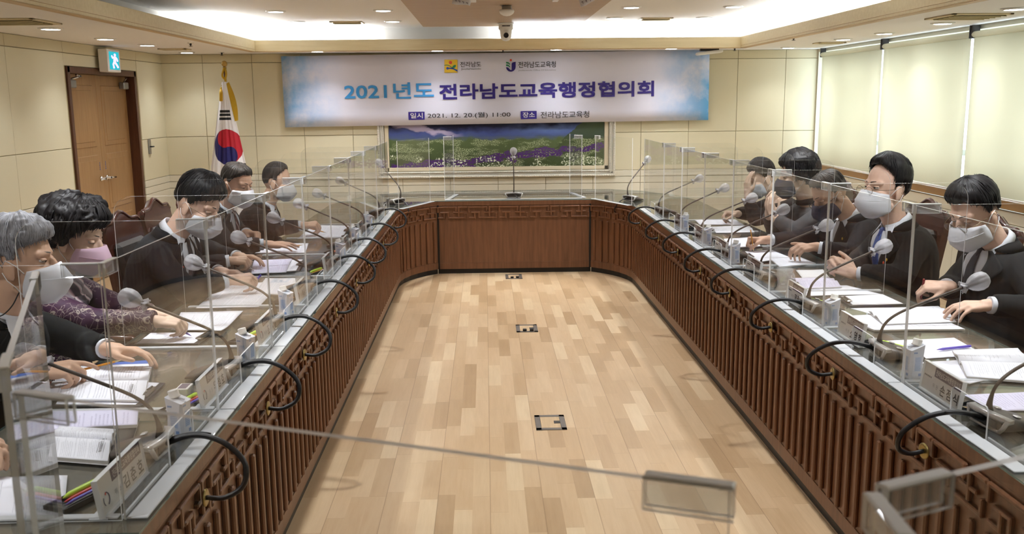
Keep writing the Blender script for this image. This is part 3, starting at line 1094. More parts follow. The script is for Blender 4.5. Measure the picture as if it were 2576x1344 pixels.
g = [[drape(1 - i / nu, j / nv) for i in range(nu + 1)] for j in range(nv + 1)]
fl = MB()
fl.sheet(g, .002, uv=False)
k = 0
cc, rr = V((.005, 1.285)), V((.166, .205))
for j in range(nv):
    for i in range(nu):
        p = (g[j][i] + g[j + 1][i + 1]) / 2
        u = 1 - i / nu
        x, z = (p.x - cc.x + .0) / rr.x, (p.z - cc.y) / rr.y
        # shear the roundel a little, as the cloth hangs
        xx, zz_ = x * .35 - z * .937, x * .937 + z * .35
        mt = 0
        if x * x + z * z < 1:
            red = zz_ > 0
            if (xx + .5) ** 2 + zz_ ** 2 < .25:
                red = True
            if (xx - .5) ** 2 + zz_ ** 2 < .25:
                red = False
            mt = 1 if red else 2
        elif 1.585 < p.z < 1.71 and .17 < u < .80:
            q = (p.z - 1.585) / .125 * 3
            if q % 1 > .28 and (p.x > -.075 - (1.71 - p.z) * .1) and p.x < .085:
                mt = 3
        elif 1.0 < p.z < 1.09 and u > .93:
            mt = 3
        elif .88 < p.z < .97 and u < .42 and u > .25 and (p.z * 40) % 1.2 > .35:
            mt = 3
        fl.m[k] = mt
        k += 2
fl.build('cloth', [m_fw, m_fr, m_fb, m_fk], o)
# gold fringe down the free edge, cord and tassels at the top
q = MB()
e = [drape(1.0, t_) for t_ in [.015 + .27 * k / 40 for k in range(41)]]
for i in range(40):
    p0, p1 = e[i], e[i + 1]
    wd = .022 + .028 * sin(pi * i / 40)
    q.add([p0 + V((-.01, -.012, 0)), p0 + V((wd, .0, .02)), p1 + V((wd, 0, .01)), p1 + V((-.01, -.012, 0)), p0 + V((-.01, .012, 0)), p0 + V((wd, .01, .02)), p1 + V((wd, .01, .01)), p1 + V((-.01, .012, 0))], [(0, 1, 2, 3), (7, 6, 5, 4), (1, 5, 6, 2), (0, 4, 5, 1), (3, 2, 6, 7)], 0, True)
q.build('fringe', m_gold, o)
q = MB().tube(bez([(0, -.02, 2.19), (-.02, -.045, 2.10), (.015, -.05, 2.04), (-.03, -.06, 1.98)]), .012, 8).tube(bez([(.01, -.02, 2.18), (.025, -.045, 2.12), (.01, -.05, 2.05)]), .012, 8)
q.build('cord', m_gold, o)
q = MB().ell((-.03, -.065, 1.95), (.02, .02, .025)).lathe([(.018, .0), (.03, -.04), (.034, -.13), (.028, -.135), (.002, -.12)], (-.03, -.07, 1.945), 14)
q.build('tassel', m_gold, o)
# ------------------------------------------------------------------ conference table
TZ = .77                                   # top of the glass
XL, XR, TD = -.855, 1.438, .72             # inner edges of the side runs, depth
Rc, TH = .945, R(50.6)


def arcpts(cx, cy_, a0, a1, n=14, r=Rc):
    return [V((cx + r * cos(a0 + (a1 - a0) * k / n), cy_ + r * sin(a0 + (a1 - a0) * k / n))) for k in range(n + 1)]


class Path:
    def __init__(s, pts):
        s.p = pts
        s.d = [0]
        for a, b in zip(pts, pts[1:]):
            s.d.append(s.d[-1] + (b - a).length)
        s.L = s.d[-1]

    def at(s, q):
        q = max(0, min(s.L, q))
        for i in range(len(s.p) - 1):
            if q <= s.d[i + 1] or i == len(s.p) - 2:
                t = (q - s.d[i]) / max(1e-9, s.d[i + 1] - s.d[i])
                a, b = s.p[i], s.p[i + 1]
                T = (b - a).normalized()
                return a + (b - a) * t, T, V((T.y, -T.x))


def pbox(mb, P, q0, q1, z0, z1, o0, o1, m=0, bev=0.):
    """box following the path from q0 to q1, between offsets o0..o1 along the outward normal"""
    p0, t0, n0 = P.at(q0)
    p1, t1, n1 = P.at(q1)
    c = (p0 + p1) / 2 + n0.lerp(n1, .5).normalized() * ((o0 + o1) / 2)
    t = (p1 - p0).normalized()
    mb.box((c.x, c.y, (z0 + z1) / 2), ((p1 - p0).length, abs(o1 - o0), z1 - z0), Matrix.Rotation(atan2(t.y, t.x), 3, 'Z'), m, bev)


def pstrip(mb, P, q0, q1, z0, z1, o0, o1, m=0):
    n = 1 if len(P.p) == 2 else 14
    rs = []
    for k in range(n + 1):
        p, t, nn = P.at(q0 + (q1 - q0) * k / n)
        if 0 < k < n or True:
            a, b = p + nn * o0, p + nn * o1
        rs.append([V((a.x, a.y, z0)), V((b.x, b.y, z0)), V((b.x, b.y, z1)), V((a.x, a.y, z1))])
    mb.rings(rs, m, False, True)


def section(label, inner, outer, plain=False):
    """inner: front edge polyline, ordered so that the aisle lies to its right"""
    P = Path(inner)
    mid = sum(inner, V((0, 0))) / len(inner)
    o = thing('conference_table', (mid.x, mid.y, 0), label, 'table', 'sections of the conference table')
    org = (mid.x, mid.y, 0)
    poly = inner + outer[::-1]
    q = MB()
    nI = len(poly)
    # orientation
    ar = sum(a.x * b.y - b.x * a.y for a, b in zip(poly, poly[1:] + poly[:1]))
    pl = poly if ar > 0 else poly[::-1]
    sh = lambda z: [V((p.x, p.y, z)) for p in pl]

    def slab(mb, z0, z1, me):
        k = mb.add(sh(z1) + sh(z0), [tuple(range(nI)), tuple(range(2 * nI - 1, nI - 1, -1))], 0)
        for i in range(nI):
            j = (i + 1) % nI
            mb.f.append((k + i, k + nI + i, k + nI + j, k + j))
            mb.m.append(me)
            mb.s.append(False)
    slab(q, TZ - .045, TZ - .007, 1)
    q.build('desk_top', [m_desk, m_table], o, org)
    q = MB()
    slab(q, TZ - .006, TZ, 1)
    q.build('glass_top', [m_glass, m_glasse], o, org)
    q = MB()
    pstrip(q, P, .0, P.L, .05, TZ - .012, -.03, -.004)
    pstrip(q, P, .0, P.L, .718, TZ - .0455, -.01, 0)
    pstrip(q, P, .0, P.L, .05, .115, -.01, .0)
    fp = q.build('front_panel', m_table, o, org)
    q = MB()
    # lattice band: three staggered rows of bars with short uprights
    per = .30
    nper = max(1, round(P.L / per))
    per = P.L / nper
    ro = (.0005, .011)
    for k in range(nper):
        s0 = k * per
        for x0, x1, z in ((.02, .60, .700), (.70, .98, .700), (.10, .36, .645), (.52, .84, .645), (-.02, .22, .590), (.34, .92, .590)):
            a, b = s0 + max(x0, .02) * per, s0 + x1 * per
            pbox(q, P, a, b, z - .008, z + .008, -.006, .010, 0, .004)
        for x, z0, z1 in ((.60, .655, .708), (.36, .600, .653), (.70, .600, .708), (.22, .582, .650), (.92, .582, .640), (.02, .645, .708)):
            pbox(q, P, s0 + x * per - .009, s0 + x * per + .009, z0, z1, -.006, .011, 0, .004)
    q.build('lattice_trim', m_tslat, o, org)
    if not plain:
        q = MB()
        ns = max(4, round(P.L / .092))
        for k in range(ns):
            s0 = (k + .5) * P.L / ns
            pbox(q, P, s0 - .014, s0 + .014, .125, .555, -.006, .013, 0, .006)
        q.build('slats', m_tslat, o, org)
    q = MB()
    pstrip(q, P, 0, P.L, 0, .05, -.04, -.012)
    q.build('kickboard', m_kick, o, org)
    q = MB()
    for s0 in (.018, P.L - .018):
        pbox(q, P, s0 - .016, s0 + .016, .05, TZ - .012, -.30, -.03, 0)
    q.build('end_post', m_table, o, org)
    return o, org, P


# side runs: the aisle is on the right of the path direction
LB = [2.12, 2.93, 4.50, 6.05, 7.60, 8.82]
RB = [2.12, 3.13, 4.69, 6.18, 7.66, 8.82]
ARC_L = arcpts(XL + Rc, 8.82, pi, pi - TH)                 # from the straight into the far corner
ARC_R = arcpts(XR - Rc, 8.82, TH, 0)
flat_y = ARC_L[-1].y
sec = {}
on = ['nearest the camera', 'second from the camera', 'third from the camera', 'fourth from the camera', 'fifth from the camera, curving into the far corner']
for i in range(5):
    a, b = LB[i], LB[i + 1]
    if i == 4:
        inn = [V((XL, a))] + ARC_L
        out = [V((XL - TD, a)), V((XL - TD, 9.3)), V((XL - TD + .12, 9.85)), V((XL - TD + .40, 10.35)), V((ARC_L[-1].x - .32, 10.6)), V((ARC_L[-1].x, 10.62))]
    else:
        inn, out = [V((XL, a)), V((XL, b))], [V((XL - TD, a)), V((XL - TD, b))]
    sec['L%d' % i] = section('glass-topped wooden table section, door side, ' + on[i], inn, out)
    a, b = RB[i], RB[i + 1]
    if i == 4:
        inn = ARC_R + [V((XR, a))]
        out = [V((ARC_R[0].x, 10.62)), V((ARC_R[0].x + .32, 10.6)), V((XR + TD - .40, 10.35)), V((XR + TD - .12, 9.85)), V((XR + TD, 9.3)), V((XR + TD, a))]
    else:
        inn, out = [V((XR, b)), V((XR, a))], [V((XR + TD, b)), V((XR + TD, a))]
    sec['R%d' % i] = section('glass-topped wooden table section, window side, ' + on[i], inn, out)
sec['B'] = section('dark wood head table closing the far end under the picture', [ARC_L[-1], ARC_R[0]], [V((ARC_L[-1].x, 10.62)), V((ARC_R[0].x, 10.62))], True)
for pt, sx in ((ARC_L[-1], 1), (ARC_R[0], -1)):
    o_, og_, _ = sec['B']
    MB().span((pt.x - .003 * sx, pt.y - .0005, .05), (pt.x + .018 * sx, pt.y + .05, TZ - .046), 0).build('seam_filler', m_kick, o_, og_)  # dark filler added to stop light showing through the seam gap
# near end: corners and head table, mostly outside the picture
n0 = 2.12
NL = [V((XL + Rc - Rc * cos(a), n0 - Rc * sin(a))) for a in [TH * (1 - k / 14) for k in range(15)]]
NR = [V((XR - Rc + Rc * cos(a), n0 - Rc * sin(a))) for a in [TH * k / 14 for k in range(15)]]
ny = NL[0].y
sec['NL'] = section('dark wood curved corner table at the camera end, door side', NL, [V((NL[0].x, .42)), V((XL - TD + .35, .72)), V((XL - TD, 1.5)), V((XL - TD, n0))])
sec['NR'] = section('dark wood curved corner table at the camera end, window side', NR, [V((XR + TD, n0)), V((XR + TD, 1.5)), V((XR + TD - .35, .72)), V((NR[-1].x, .42))])
sec['NB'] = section('dark wood head table at the camera end between two curved corners', [NR[-1], NL[0]], [V((NR[-1].x, .42)), V((NL[0].x, .42))], True)

# ------------------------------------------------------------------ acrylic partitions
JL = [2.19, 3.02, 3.83, 4.63, 5.43, 6.22, 7.00, 7.78, 8.72]
JR = [2.36, 3.18, 3.99, 4.78, 5.56, 6.30, 7.03, 7.75, 8.72]
PXL, PXR, PT = -.917, 1.502, 1.422
LD = ['the camera-end place on the door side', 'the grey-haired man', 'the woman in purple', 'the bowing man at the third door-side chair', 'the man hidden in the door-side row', 'the man with the striped tie', 'the farthest man on the door side', 'the empty far corner, door side']
RD = ['the camera-end place on the window side', 'the open book, window side', 'the man with the red pen', 'the man with the blue tie', 'the man in the navy mask', 'the long-haired person in grey', 'the person propping the forehead', 'the empty far corner, window side']
ML = [2.64, 3.43, 4.18, 5.01, 5.84, 6.60, 7.40, 8.45]          # microphones along the door side
MR = [2.72, 3.54, 4.36, 5.17, 5.90, 6.65, 7.38, 8.30]


def rounded(w0, w1, h, r, n=6):
    """side panel outline: from w0 (front) to w1, outer top corner rounded"""
    p = [(w0, 0), (w1, 0), (w1, h - r)]
    for k in range(1, n + 1):
        a = pi / 2 * k / n
        p.append((w1 - r + r * cos(a), h - r + r * sin(a)))
    return p + [(w0, h)]


def partition(x, sg, y0, y1, ym, label, side=True, clip=True):
    """sg: +1 when the aisle is towards +x (door side), -1 on the window side"""
    o = thing('acrylic_shield', (x, y0, TZ), label, 'shield', 'clear acrylic desk shields')
    h = PT - TZ
    L = y1 - y0 - .006
    w = .11
    c = ym - y0
    nt = [(c - w, 0), (c - w, .085)] + [(c - w + .02 - .02 * cos(a), .085 + .02 * sin(a)) for a in (pi / 6, pi / 3)] + [(c - w + .02, .105), (c + w - .02, .105)] + [(c + w - .02 + .02 * sin(a), .085 + .02 * cos(a)) for a in (pi / 6, pi / 3)] + [(c + w, .085), (c + w, 0)]
    poly = [(.003, .0)] + nt + [(L, 0), (L, h), (.003, h)]
    MB().prism(poly, (0, 0, .0), (0, 1, 0), (0, 0, 1), .005, 0, 1).build('front_panel', [m_acr, m_acre], o)
    if side:
        MB().prism(rounded(.006, .62, h, .075), (0, -.001, .0), (-sg, 0, 0), (0, 0, 1), .005, 0, 1).build('side_panel', [m_acr, m_acre], o)
        q = MB().span((-sg * .02, .004, 0), (-sg * .61, .03, .006), 0, .002)
        q.build('side_base', m_base, o)
    q = MB()
    for a, b in ((.004, c - w), (c + w, L)):
        q.span((sg * .0035, a, 0), (sg * .055, b, .006), 0, .002)
        q.span((-sg * .0035, a, 0), (-sg * .010, b, .012), 0, .002)
    q.span((sg * .0035, c - w + .001, 0), (sg * .055, c + w - .001, .004), 0, .002)
    q.build('base_plate', m_base, o)
    if clip:
        r4 = lambda w, hh: [(0, 0), (w, 0), (w, hh), (0, hh)]
        q = MB()
        for xx in (-.0055, .0055):
            q.prism(r4(.078, .034), (xx, 0, h - .030), (0, 1, 0), (0, 0, 1), .0045, 0, 1)
            if side:
                q.prism(r4(.088, .034), (-sg * .006, xx - .001, h - .030), (-sg, 0, 0), (0, 0, 1), .0045, 0, 1)
        q.box((0, .038, h + .003), (.015, .078, .004), None, 1, .0015)
        if side:
            q.box((-sg * .05, -.001, h + .003), (.088, .015, .004), None, 1, .0015)
        q.build('corner_clip', [m_clip, m_acre], o)
    return o


for i in range(8):
    partition(PXL, 1, JL[i], JL[i + 1], ML[i] if i < 7 else 8.4, 'clear acrylic partition in front of ' + LD[i])
    partition(PXR, -1, JR[i], JR[i + 1], MR[i] if i < 7 else 8.25, 'clear acrylic partition in front of ' + RD[i])


def screen(a, b, label, clips=(0,), foot=True, th=.006, post=False):
    """free-standing straight acrylic panel between ground points a and b"""
    a, b = V((*a, TZ)), V((*b, TZ))
    o = thing('acrylic_shield', a, label, 'shield', 'clear acrylic screens at the table ends')
    d = b - a
    U = d.normalized()
    N = U.cross(V((0, 0, 1)))
    h = PT - TZ
    MB().prism([(0, 0), (d.length, 0), (d.length, h), (0, h)], (0, 0, 0), U, (0, 0, 1), th, 0, 1).build('panel', [m_acr, m_acre], o)
    rm = Matrix.Rotation(atan2(U.y, U.x), 3, 'Z')
    q = MB()
    q.box(U * d.length / 2 + N * .028 + V((0, 0, .003)), (d.length, .045, .006), rm, 0, .002)
    q.build('base_plate', m_base, o)
    if clips:
        for e in clips:
            q = MB()
            s0 = .04 if e == 0 else d.length - .04
            for kk in (-1, 1):
                q.prism([(-.045, 0), (.045, 0), (.045, .036), (-.045, .036)], U * s0 + N * .006 * kk + V((0, 0, h - .032)), U, (0, 0, 1), .005, 0, 1)
            q.box(U * s0 + V((0, 0, h + .003)), (.09, .017, .005), rm, 1, .002)
            q.build('corner_clip', [m_clip, m_acre], o)
    return o


screen((-.84, 8.86), (-.575, 9.50), 'clear acrylic screen curving in at the far corner, door side', ())
screen((-.43, 9.64), (1.01, 9.66), 'clear acrylic screen across the head table under the picture', (0, 1))
screen((1.14, 9.58), (1.42, 8.92), 'clear acrylic screen curving in at the far corner, window side', (0,))
for a, b, n in (((-.43, 9.66), (-.35, 10.2), 'flag side of the centre microphone'), ((1.01, 9.68), (.93, 10.2), 'window side of the centre microphone')):
    screen(a, b, 'clear acrylic wing standing back on the head table, ' + n, ())
screen((-.70, 1.305), (-1.02, 2.08), 'clear acrylic screen at the camera-end corner beside the colourful pens', (0, 1), th=.010)
screen((-.62, 1.19), (.235, .845), 'long blurred acrylic screen crossing low in front of the camera', (0, 1), th=.010)
screen((.385, .835), (1.25, 1.19), 'blurred acrylic screen rising to the lower window-side corner of the view', (0,), th=.010)
screen((.365, .815), (.33, .30), 'short acrylic wing behind the blurred window-side clip', (0,))
screen((-.66, 1.17), (-.9, .62), 'acrylic wing at the camera-end corner, door side', (0,))
q = None

# ------------------------------------------------------------------ microphones
m_micd = M('mic_base_dark', '4a423c', .4)
m_mics = M('mic_silver', 'b9b6b4', .32, .35)
m_neck = M('mic_gooseneck', '4c433c', .45, .3)
m_film = clear('plastic_film', (.88, .87, .90), .33, (.92, .90, .94), 1.4, .35)
m_foam = M('mic_foam', '26242a', .8)
m_cable = M('black_cable', '1b1a1c', .42)
m_ring = M('brass_ring', '9d8b58', .3, .9)


def mic(loc, rz, label, cable=True, far=False):
    o = thing('gooseneck_microphone', loc, label, 'microphone', 'conference microphones', rz)
    q = MB()
    # sloping body: wide at the front (aisle side, +x), tapering to the back
    rs = []
    for x, w, h in ((.0, .155, .048), (-.03, .165, .052), (-.08, .155, .040), (-.14, .13, .022), (-.175, .11, .010)):
        n = 12
        r_ = []
        for k in range(n):
            a = 2 * pi * k / n
            ca, sa = cos(a), sin(a)
            r_.append(V((x, w / 2 * (1 if ca > 0 else -1) * abs(ca) ** .45, h / 2 + h / 2 * (1 if sa > 0 else -1) * abs(sa) ** .6)))
        rs.append(r_)
    q.rings(rs, 0, True)
    b = q.build('base', m_micd, o)
    q = MB()
    # silver crescent across the front, overhanging at the top
    n = 14
    rs = []
    for k in range(n + 1):
        t = k / n * 2 - 1
        yy = .092 * t
        xx = .020 - .030 * t * t
        zt_ = .060 - .012 * t * t
        rs.append([V((xx - .020, yy, zt_ + .003)), V((xx + .006, yy * 1.05, zt_)), V((xx + .002, yy * .99, zt_ - .013)), V((xx - .022, yy * .96, zt_ - .010))])
    q.rings(rs, 0, True)
    for sg in (-1, 1):
        q.tube([(-.008, sg * .090, .048), (-.002, sg * .078, .02), (.0, sg * .066, .005)], [.008, .007, .006], 8)
    q.tube([(.0, -.068, .006), (.004, 0, .005), (.0, .068, .006)], .005, 8)
    cr = q.build('silver_bow', m_mics, b)
    MB().box((.004, 0, .027), (.006, .12, .030), None, 0, .004).build('socket_recess', m_black, b)
    for sg in (-1, 1):
        MB().box((-.075, sg * .045, .044), (.02, .022, .006), Matrix.Rotation(R(-14), 3, 'Y'), 0, .003).build('button', m_mics, b)
    if not far:
        text('BOSCH', m_white, b, (.0235, -.030, .050), (0, 1, 0), (-.12, 0, 1), .045, .007, 0, 'lettering')
    nk = bez([(-.012, 0, .05), (-.012, 0, .085), (-.030, 0, .135), (-.085, 0, .180), (-.20, 0, .232), (-.325, 0, .285)], 26)
    q = MB().tube(nk, [.013 - .0075 * min(1, k / 8) for k in range(27)], 10)
    g = q.build('gooseneck', m_neck, o)
    d = (nk[-1] - nk[-3]).normalized()
    e = nk[-1]
    MB().cap_(e - d * .005, e + d * .045, .009, .012, 12).build('mic_head', m_foam, g)
    rm = d.to_track_quat('Z', 'Y').to_matrix()
    q = MB()
    prof = [(.011, .004), (.014, .012), (.024, .022), (.033, .040), (.036, .058), (.032, .078), (.020, .092), (.003, .098)]
    rs = []
    for r_, z in prof:
        rs.append([e + rm @ V((r_ * (1 + .075 * sin(9 * a)) * cos(a), r_ * (1 + .075 * sin(9 * a)) * sin(a), z)) for a in [2 * pi * k / 28 for k in range(28)]])
    q.rings(rs, 0, True)
    rs = []
    for r_, z in ((.011, .004), (.018, -.006), (.024, -.014), (.019, -.016), (.011, -.002)):
        rs.append([e + rm @ V((r_ * (1 + .22 * sin(5 * a)) * cos(a), r_ * (1 + .22 * sin(5 * a + 1)) * sin(a), z + .004 * sin(5 * a))) for a in [2 * pi * k / 28 for k in range(28)]])
    q.rings(rs, 0, True)
    q.build('film_cover', m_film, g)
    if cable:
        pts = bez([(.004, .0, .030), (.05, .0, .046), (.12, -.010, .054), (.190, -.028, .034), (.248, -.050, -.018), (.246, -.072, -.078), (.195, -.088, -.108), (.140, -.092, -.105)], 40)
        MB().tube(pts, [.0085 if 2 < k < 34 else .0075 for k in range(41)], 9).tube([p + V((0, .012, .004)) for p in pts[1:14]], .0045, 7).cap_((.010, 0, .032), (.05, 0, .046), .010, .009, 10).build('cable', m_cable, o)
        MB().lathe([(.014, 0), (.026, 0), (.027, .004), (.022, .007), (.015, .006)], (.1375, -.092, -.105), 20, 0, Matrix.Rotation(R(90), 3, 'Y')).build('grommet', m_ring, o)
    return o


pm = mic((PXL - .052, ML[1], TZ + .0015), 0, 'gooseneck microphone with filmed head before ' + LD[1])
for i in range(8):
    if i != 1:
        dup(pm, (PXL - .052, ML[i], TZ + .0015), R([0, 0, -3, 4, 2, -5, 3, -10][i]) , 'gooseneck microphone with filmed head before ' + LD[i])
    dup(pm, (PXR + .055, MR[i], TZ + .0015), pi + R([8, -6, 3, -4, 2, -3, 4, 0][i]), 'gooseneck microphone with filmed head before ' + RD[i])
for x, y, rz, n in ((.295, 9.74, -pi / 2, 'standing upright in the middle of the head table'), (-.87, 9.30, -.62, 'on the far table corner nearest the flag'), (1.45, 9.32, pi + .62, 'on the far table corner nearest the windows')):
    c = mic((x, y, TZ + .0015), rz, 'gooseneck microphone ' + n, False, True)
    for ch in list(COL.objects):
        if ch.parent == c and ch.name.startswith('gooseneck'):
            ch.rotation_euler = (0, R(26 if x > -.5 and x < 1 else 18), 0)
            if abs(rz + pi / 2) < .01:
                ch.rotation_euler = (0, R(58), 0)
                ch.location = (-.05, 0, .01)
    MB().tube(bez([(.0, 0, .03), (.05, 0, .03), (.12, -.02, -.01), (.15, -.05, -.08), (.12, -.06, -.12)] if abs(rz + pi / 2) > .01 else [(.0, 0, .03), (.05, .02, .03), (.13, .04, .0), (.18, .05, -.06), (.17, .06, -.10)], 24), .0055, 8).build('cable', m_cable, c)
    MB().lathe([(.010, 0), (.020, 0), (.021, .004), (.016, .006), (.011, .005)], (.118, -.06, -.12) if abs(rz + pi / 2) > .01 else (.17, .06, -.10), 16, 0, Matrix.Rotation(R(90), 3, 'Y')).build('grommet', m_ring, c)

# ------------------------------------------------------------------ name plates
m_card = M('plate_card', 'd5d1cd', .55)
m_strip = M('plate_strip', '5d4f5f', .55)
m_name = M('plate_name_ink', '3a3230', .6)
m_role = M('plate_role_ink', '6d6668', .6)
NL_ = ['김춘호', '우정호', '조옥자', '이승현', '서동일', '김재원', '박문수', None]
NR_ = ['손점식', '소영호', '명창환', '김한종', '최영근', '고윤혁', '임형석', None]


def plate(x, sg, y0, y1, nm_, label, ins):
    rz = 0 if sg > 0 else pi
    o = thing('name_plate', (x, (y0 + y1) / 2, TZ), label, 'name plate', 'acrylic name plates', rz)
    w = y1 - y0
    h = .100
    U, Wv = V((0, 1, 0)), V((-.14, 0, 1)).normalized()
    N = U.cross(Wv)
    A = V((.0, -w / 2, .004))
    MB().prism([(0, 0), (w, 0), (w, h), (0, h)], A, U, Wv, .016, 0, 1).build('holder', [m_acr, m_acre], o)
    MB().span((-.035, -w / 2, 0), (.012, w / 2, .004), 0, .001).build('foot', m_base, o)
    c = MB().prism([(.004, .003), (w - .004, .003), (w - .004, h - .003), (.004, h - .003)], A, U, Wv, .004).build('card', m_card, o)
    P = lambda a, z, l=.0025: A + U * a + Wv * z + N * l
    MB().prism([(w * .30, h * .62), (w * .97, h * .62), (w * .97, h * .95), (w * .30, h * .95)], A + N * .0026, U, Wv, .001).build('header_strip', m_strip, c)
    text('전라남도교육행정협의회', m_card, c, P(w * .33, h * .68), U, Wv, w * .61, h * .21, .012)
    text('위', m_role, c, P(w * .30, h * .24), U, Wv, w * .05, h * .15)
    text('원', m_role, c, P(w * .385, h * .24), U, Wv, w * .05, h * .15)
    for k, ch in enumerate(nm_):
        text(ch, m_name, c, P(w * (.50 + .165 * k), h * .13), U, Wv, w * .115, h * .36, .02)
    # council emblem: an open ring with a small red mark, or a written mark
    q = MB()
    if sg > 0:
        q.tube([P(w * .13 + .017 * cos(a), h * .36 + .017 * sin(a), .003) for a in [R(-70 + 22 * k) for k in range(8)]], .0016, 6)
        q.tube([P(w * .13 + .017 * cos(a), h * .36 + .017 * sin(a), .003) for a in [R(150 + 20 * k) for k in range(5)]], .0012, 6)
        q.build('emblem', m_strip, c)
        MB().ell(P(w * .13, h * .50, .003), (.001, .004, .004), None, 8, 6).build('emblem_dot', m_red, c)
    else:
        for k in range(5):
            q.prism([(w * (.05 + .04 * k), h * .50), (w * (.075 + .04 * k), h * .50), (w * (.075 + .04 * k), h * .56), (w * (.05 + .04 * k), h * .56)], A + N * .0026, U, Wv, .0008)
        q.build('emblem', m_role, c)
    return o


PLY = [(2.19, 2.49), (3.03, 3.31), (3.85, 4.13), (4.66, 4.90), (5.50, 5.72), (6.27, 6.48), (7.05, 7.26)]
PRY = [(2.86, 3.13), (3.66, 3.91), (4.385, 4.625), (5.11, 5.38), (5.87, 6.14), (6.53, 6.78), (7.23, 7.46)]
for i in range(7):
    plate(PXL - .055, 1, *PLY[i], NL_[i], 'clear name plate reading from the aisle, before ' + LD[i], i)
    plate(PXR + .045, -1, *PRY[i], NR_[i], 'clear name plate reading from the aisle, before ' + RD[i], i)

# ------------------------------------------------------------------ drink cartons
m_cart = M('carton_white', 'd9dde8', .4)
m_cartb = M('carton_pale_blue', 'bccae2', .45)
m_cartt = M('carton_print_blue', '8ba2cf', .5)


def carton(loc, rz, label):
    o = thing('drink_carton', loc, label, 'drink carton', 'small drink cartons', rz)
    a = .029
    rs = []
    for z, hw, ch in ((0, a, .004), (.008, a, .006), (.06, a * 1.0, .011), (.105, a, .006), (.118, a, .003)):
        p = [(hw, -hw + ch), (hw, hw - ch), (hw - ch, hw), (-hw + ch, hw), (-hw, hw - ch), (-hw, -hw + ch), (-hw + ch, -hw), (hw - ch, -hw)]
        rs.append([V((x, y, z + (.010 * (-x / a) if z > .11 else 0))) for x, y in p])
    b = MB().rings(rs, 0, False).build('box', m_cart, o)
    MB().box((.0, 0, .121), (.050, .004, .006), Matrix.Rotation(R(11), 3, 'Y'), 0, .001).build('top_seam', m_cart, o)
    MB().lathe([(.018, 0), (.018, .004), (.0165, .005), (.0165, .022), (.015, .0245), (.001, .025)], (-.010, 0, .120), 24, 0, Matrix.Rotation(R(-14), 3, 'Y')).build('screw_cap', m_white, o)
    q = MB()
    for s0 in (0, 1, 2, 3):
        rm = Matrix.Rotation(pi / 2 * s0, 3, 'Z')
        q.box(rm @ V((a - .0002, .000, .056)), (.001, .026, .054), rm)
    q.build('printed_panel', m_cartb, b)
    q = MB()
    for s0 in range(4):
        rm = Matrix.Rotation(pi / 2 * s0, 3, 'Z')
        for k in range(9):
            q.box(rm @ V((a + .0003, -.001, .034 + .0055 * k)), (.0008, .018 + .004 * ((k * 7 + s0) % 3) / 2, .0016), rm)
        q.box(rm @ V((a + .0002, -.012, .099)), (.0012, .015, .006), rm)
        q.box(rm @ V((a - .0008, .010, .015)), (.003, .011, .010), rm)
    q.build('print', m_cartt, b)
    q = MB().tube([V((a - .001, -.004 + .006 * cos(t_), .104 + .006 * sin(t_))) for t_ in [2 * pi * k / 14 for k in range(15)]], .0008, 5)
    q.build('emblem', m_cartt, b)
    return o


CL = [(-.975, 2.80), (-.965, 3.59), (-.985, 4.44), None, (-.955, 5.98), (-.965, 6.70), (-.96, 7.48)]
CR = [None, (1.575, 3.26), (1.565, 4.055), None, (1.56, 5.70), (1.56, 6.43), (1.555, 7.16)]
CR[0] = None
pc = None
for lst, D, rz in ((CL, LD, -.25), (CR, RD, pi + .30)):
    for i, c in enumerate(lst):
        if c is None:
            continue
        n = 'white drink carton with screw cap before ' + D[i]
        if pc is None:
            pc = carton((*c, TZ), rz, n)
        else:
            dup(pc, (*c, TZ), rz + .1 * sin(i * 5), n)

# ------------------------------------------------------------------ crystal mugs
m_crys = clear('cut_crystal', (.95, .96, .97), .20, (.95, .95, .98), 1.7, .03)


def mug(loc, rz, label, handle=True):
    o = thing('crystal_mug', loc, label, 'mug', 'cut crystal lidded mugs', rz)
    rs = []
    for r_, z in ((.044, 0), (.046, .004), (.042, .012), (.037, .020), (.038, .05), (.040, .085), (.041, .110)):
        rs.append([V(((r_ * (1 + (.03 * cos(8 * a + z * 60) if .015 < z < .1 else 0))) * cos(a), (r_ * (1 + (.03 * cos(8 * a + z * 60) if .015 < z < .1 else 0))) * sin(a), z)) for a in [2 * pi * k / 48 for k in range(48)]])
    for r_, z in ((.037, .110), (.035, .06), (.033, .022)):
        rs.append([V((r_ * cos(a), r_ * sin(a), z)) for a in [2 * pi * k / 48 for k in range(48)]])
    MB().rings(rs, 0, True).build('cup', m_crys, o)
    rs = []
    for r_, z in ((.043, .112), (.045, .115), (.044, .120), (.034, .126), (.018, .129), (.002, .130)):
        rs.append([V((r_ * (1 + .03 * cos(14 * a)) * cos(a), r_ * (1 + .03 * cos(14 * a)) * sin(a), z)) for a in [2 * pi * k / 56 for k in range(56)]])
    MB().rings(rs, 0, True).build('lid', m_crys, o)
    if handle:
        MB().tube(bez([(0, .038, .098), (0, .062, .10), (0, .068, .07), (0, .058, .04), (0, .038, .032)], 16), .006, 8).build('handle', m_crys, o)
    return o


mug((1.60, 4.83, TZ), pi + .5, 'cut crystal lidded mug with handle before the man with the blue tie')
mug((-.99, 4.90, TZ), .3, 'cut crystal lidded mug behind the acrylic on the door side')
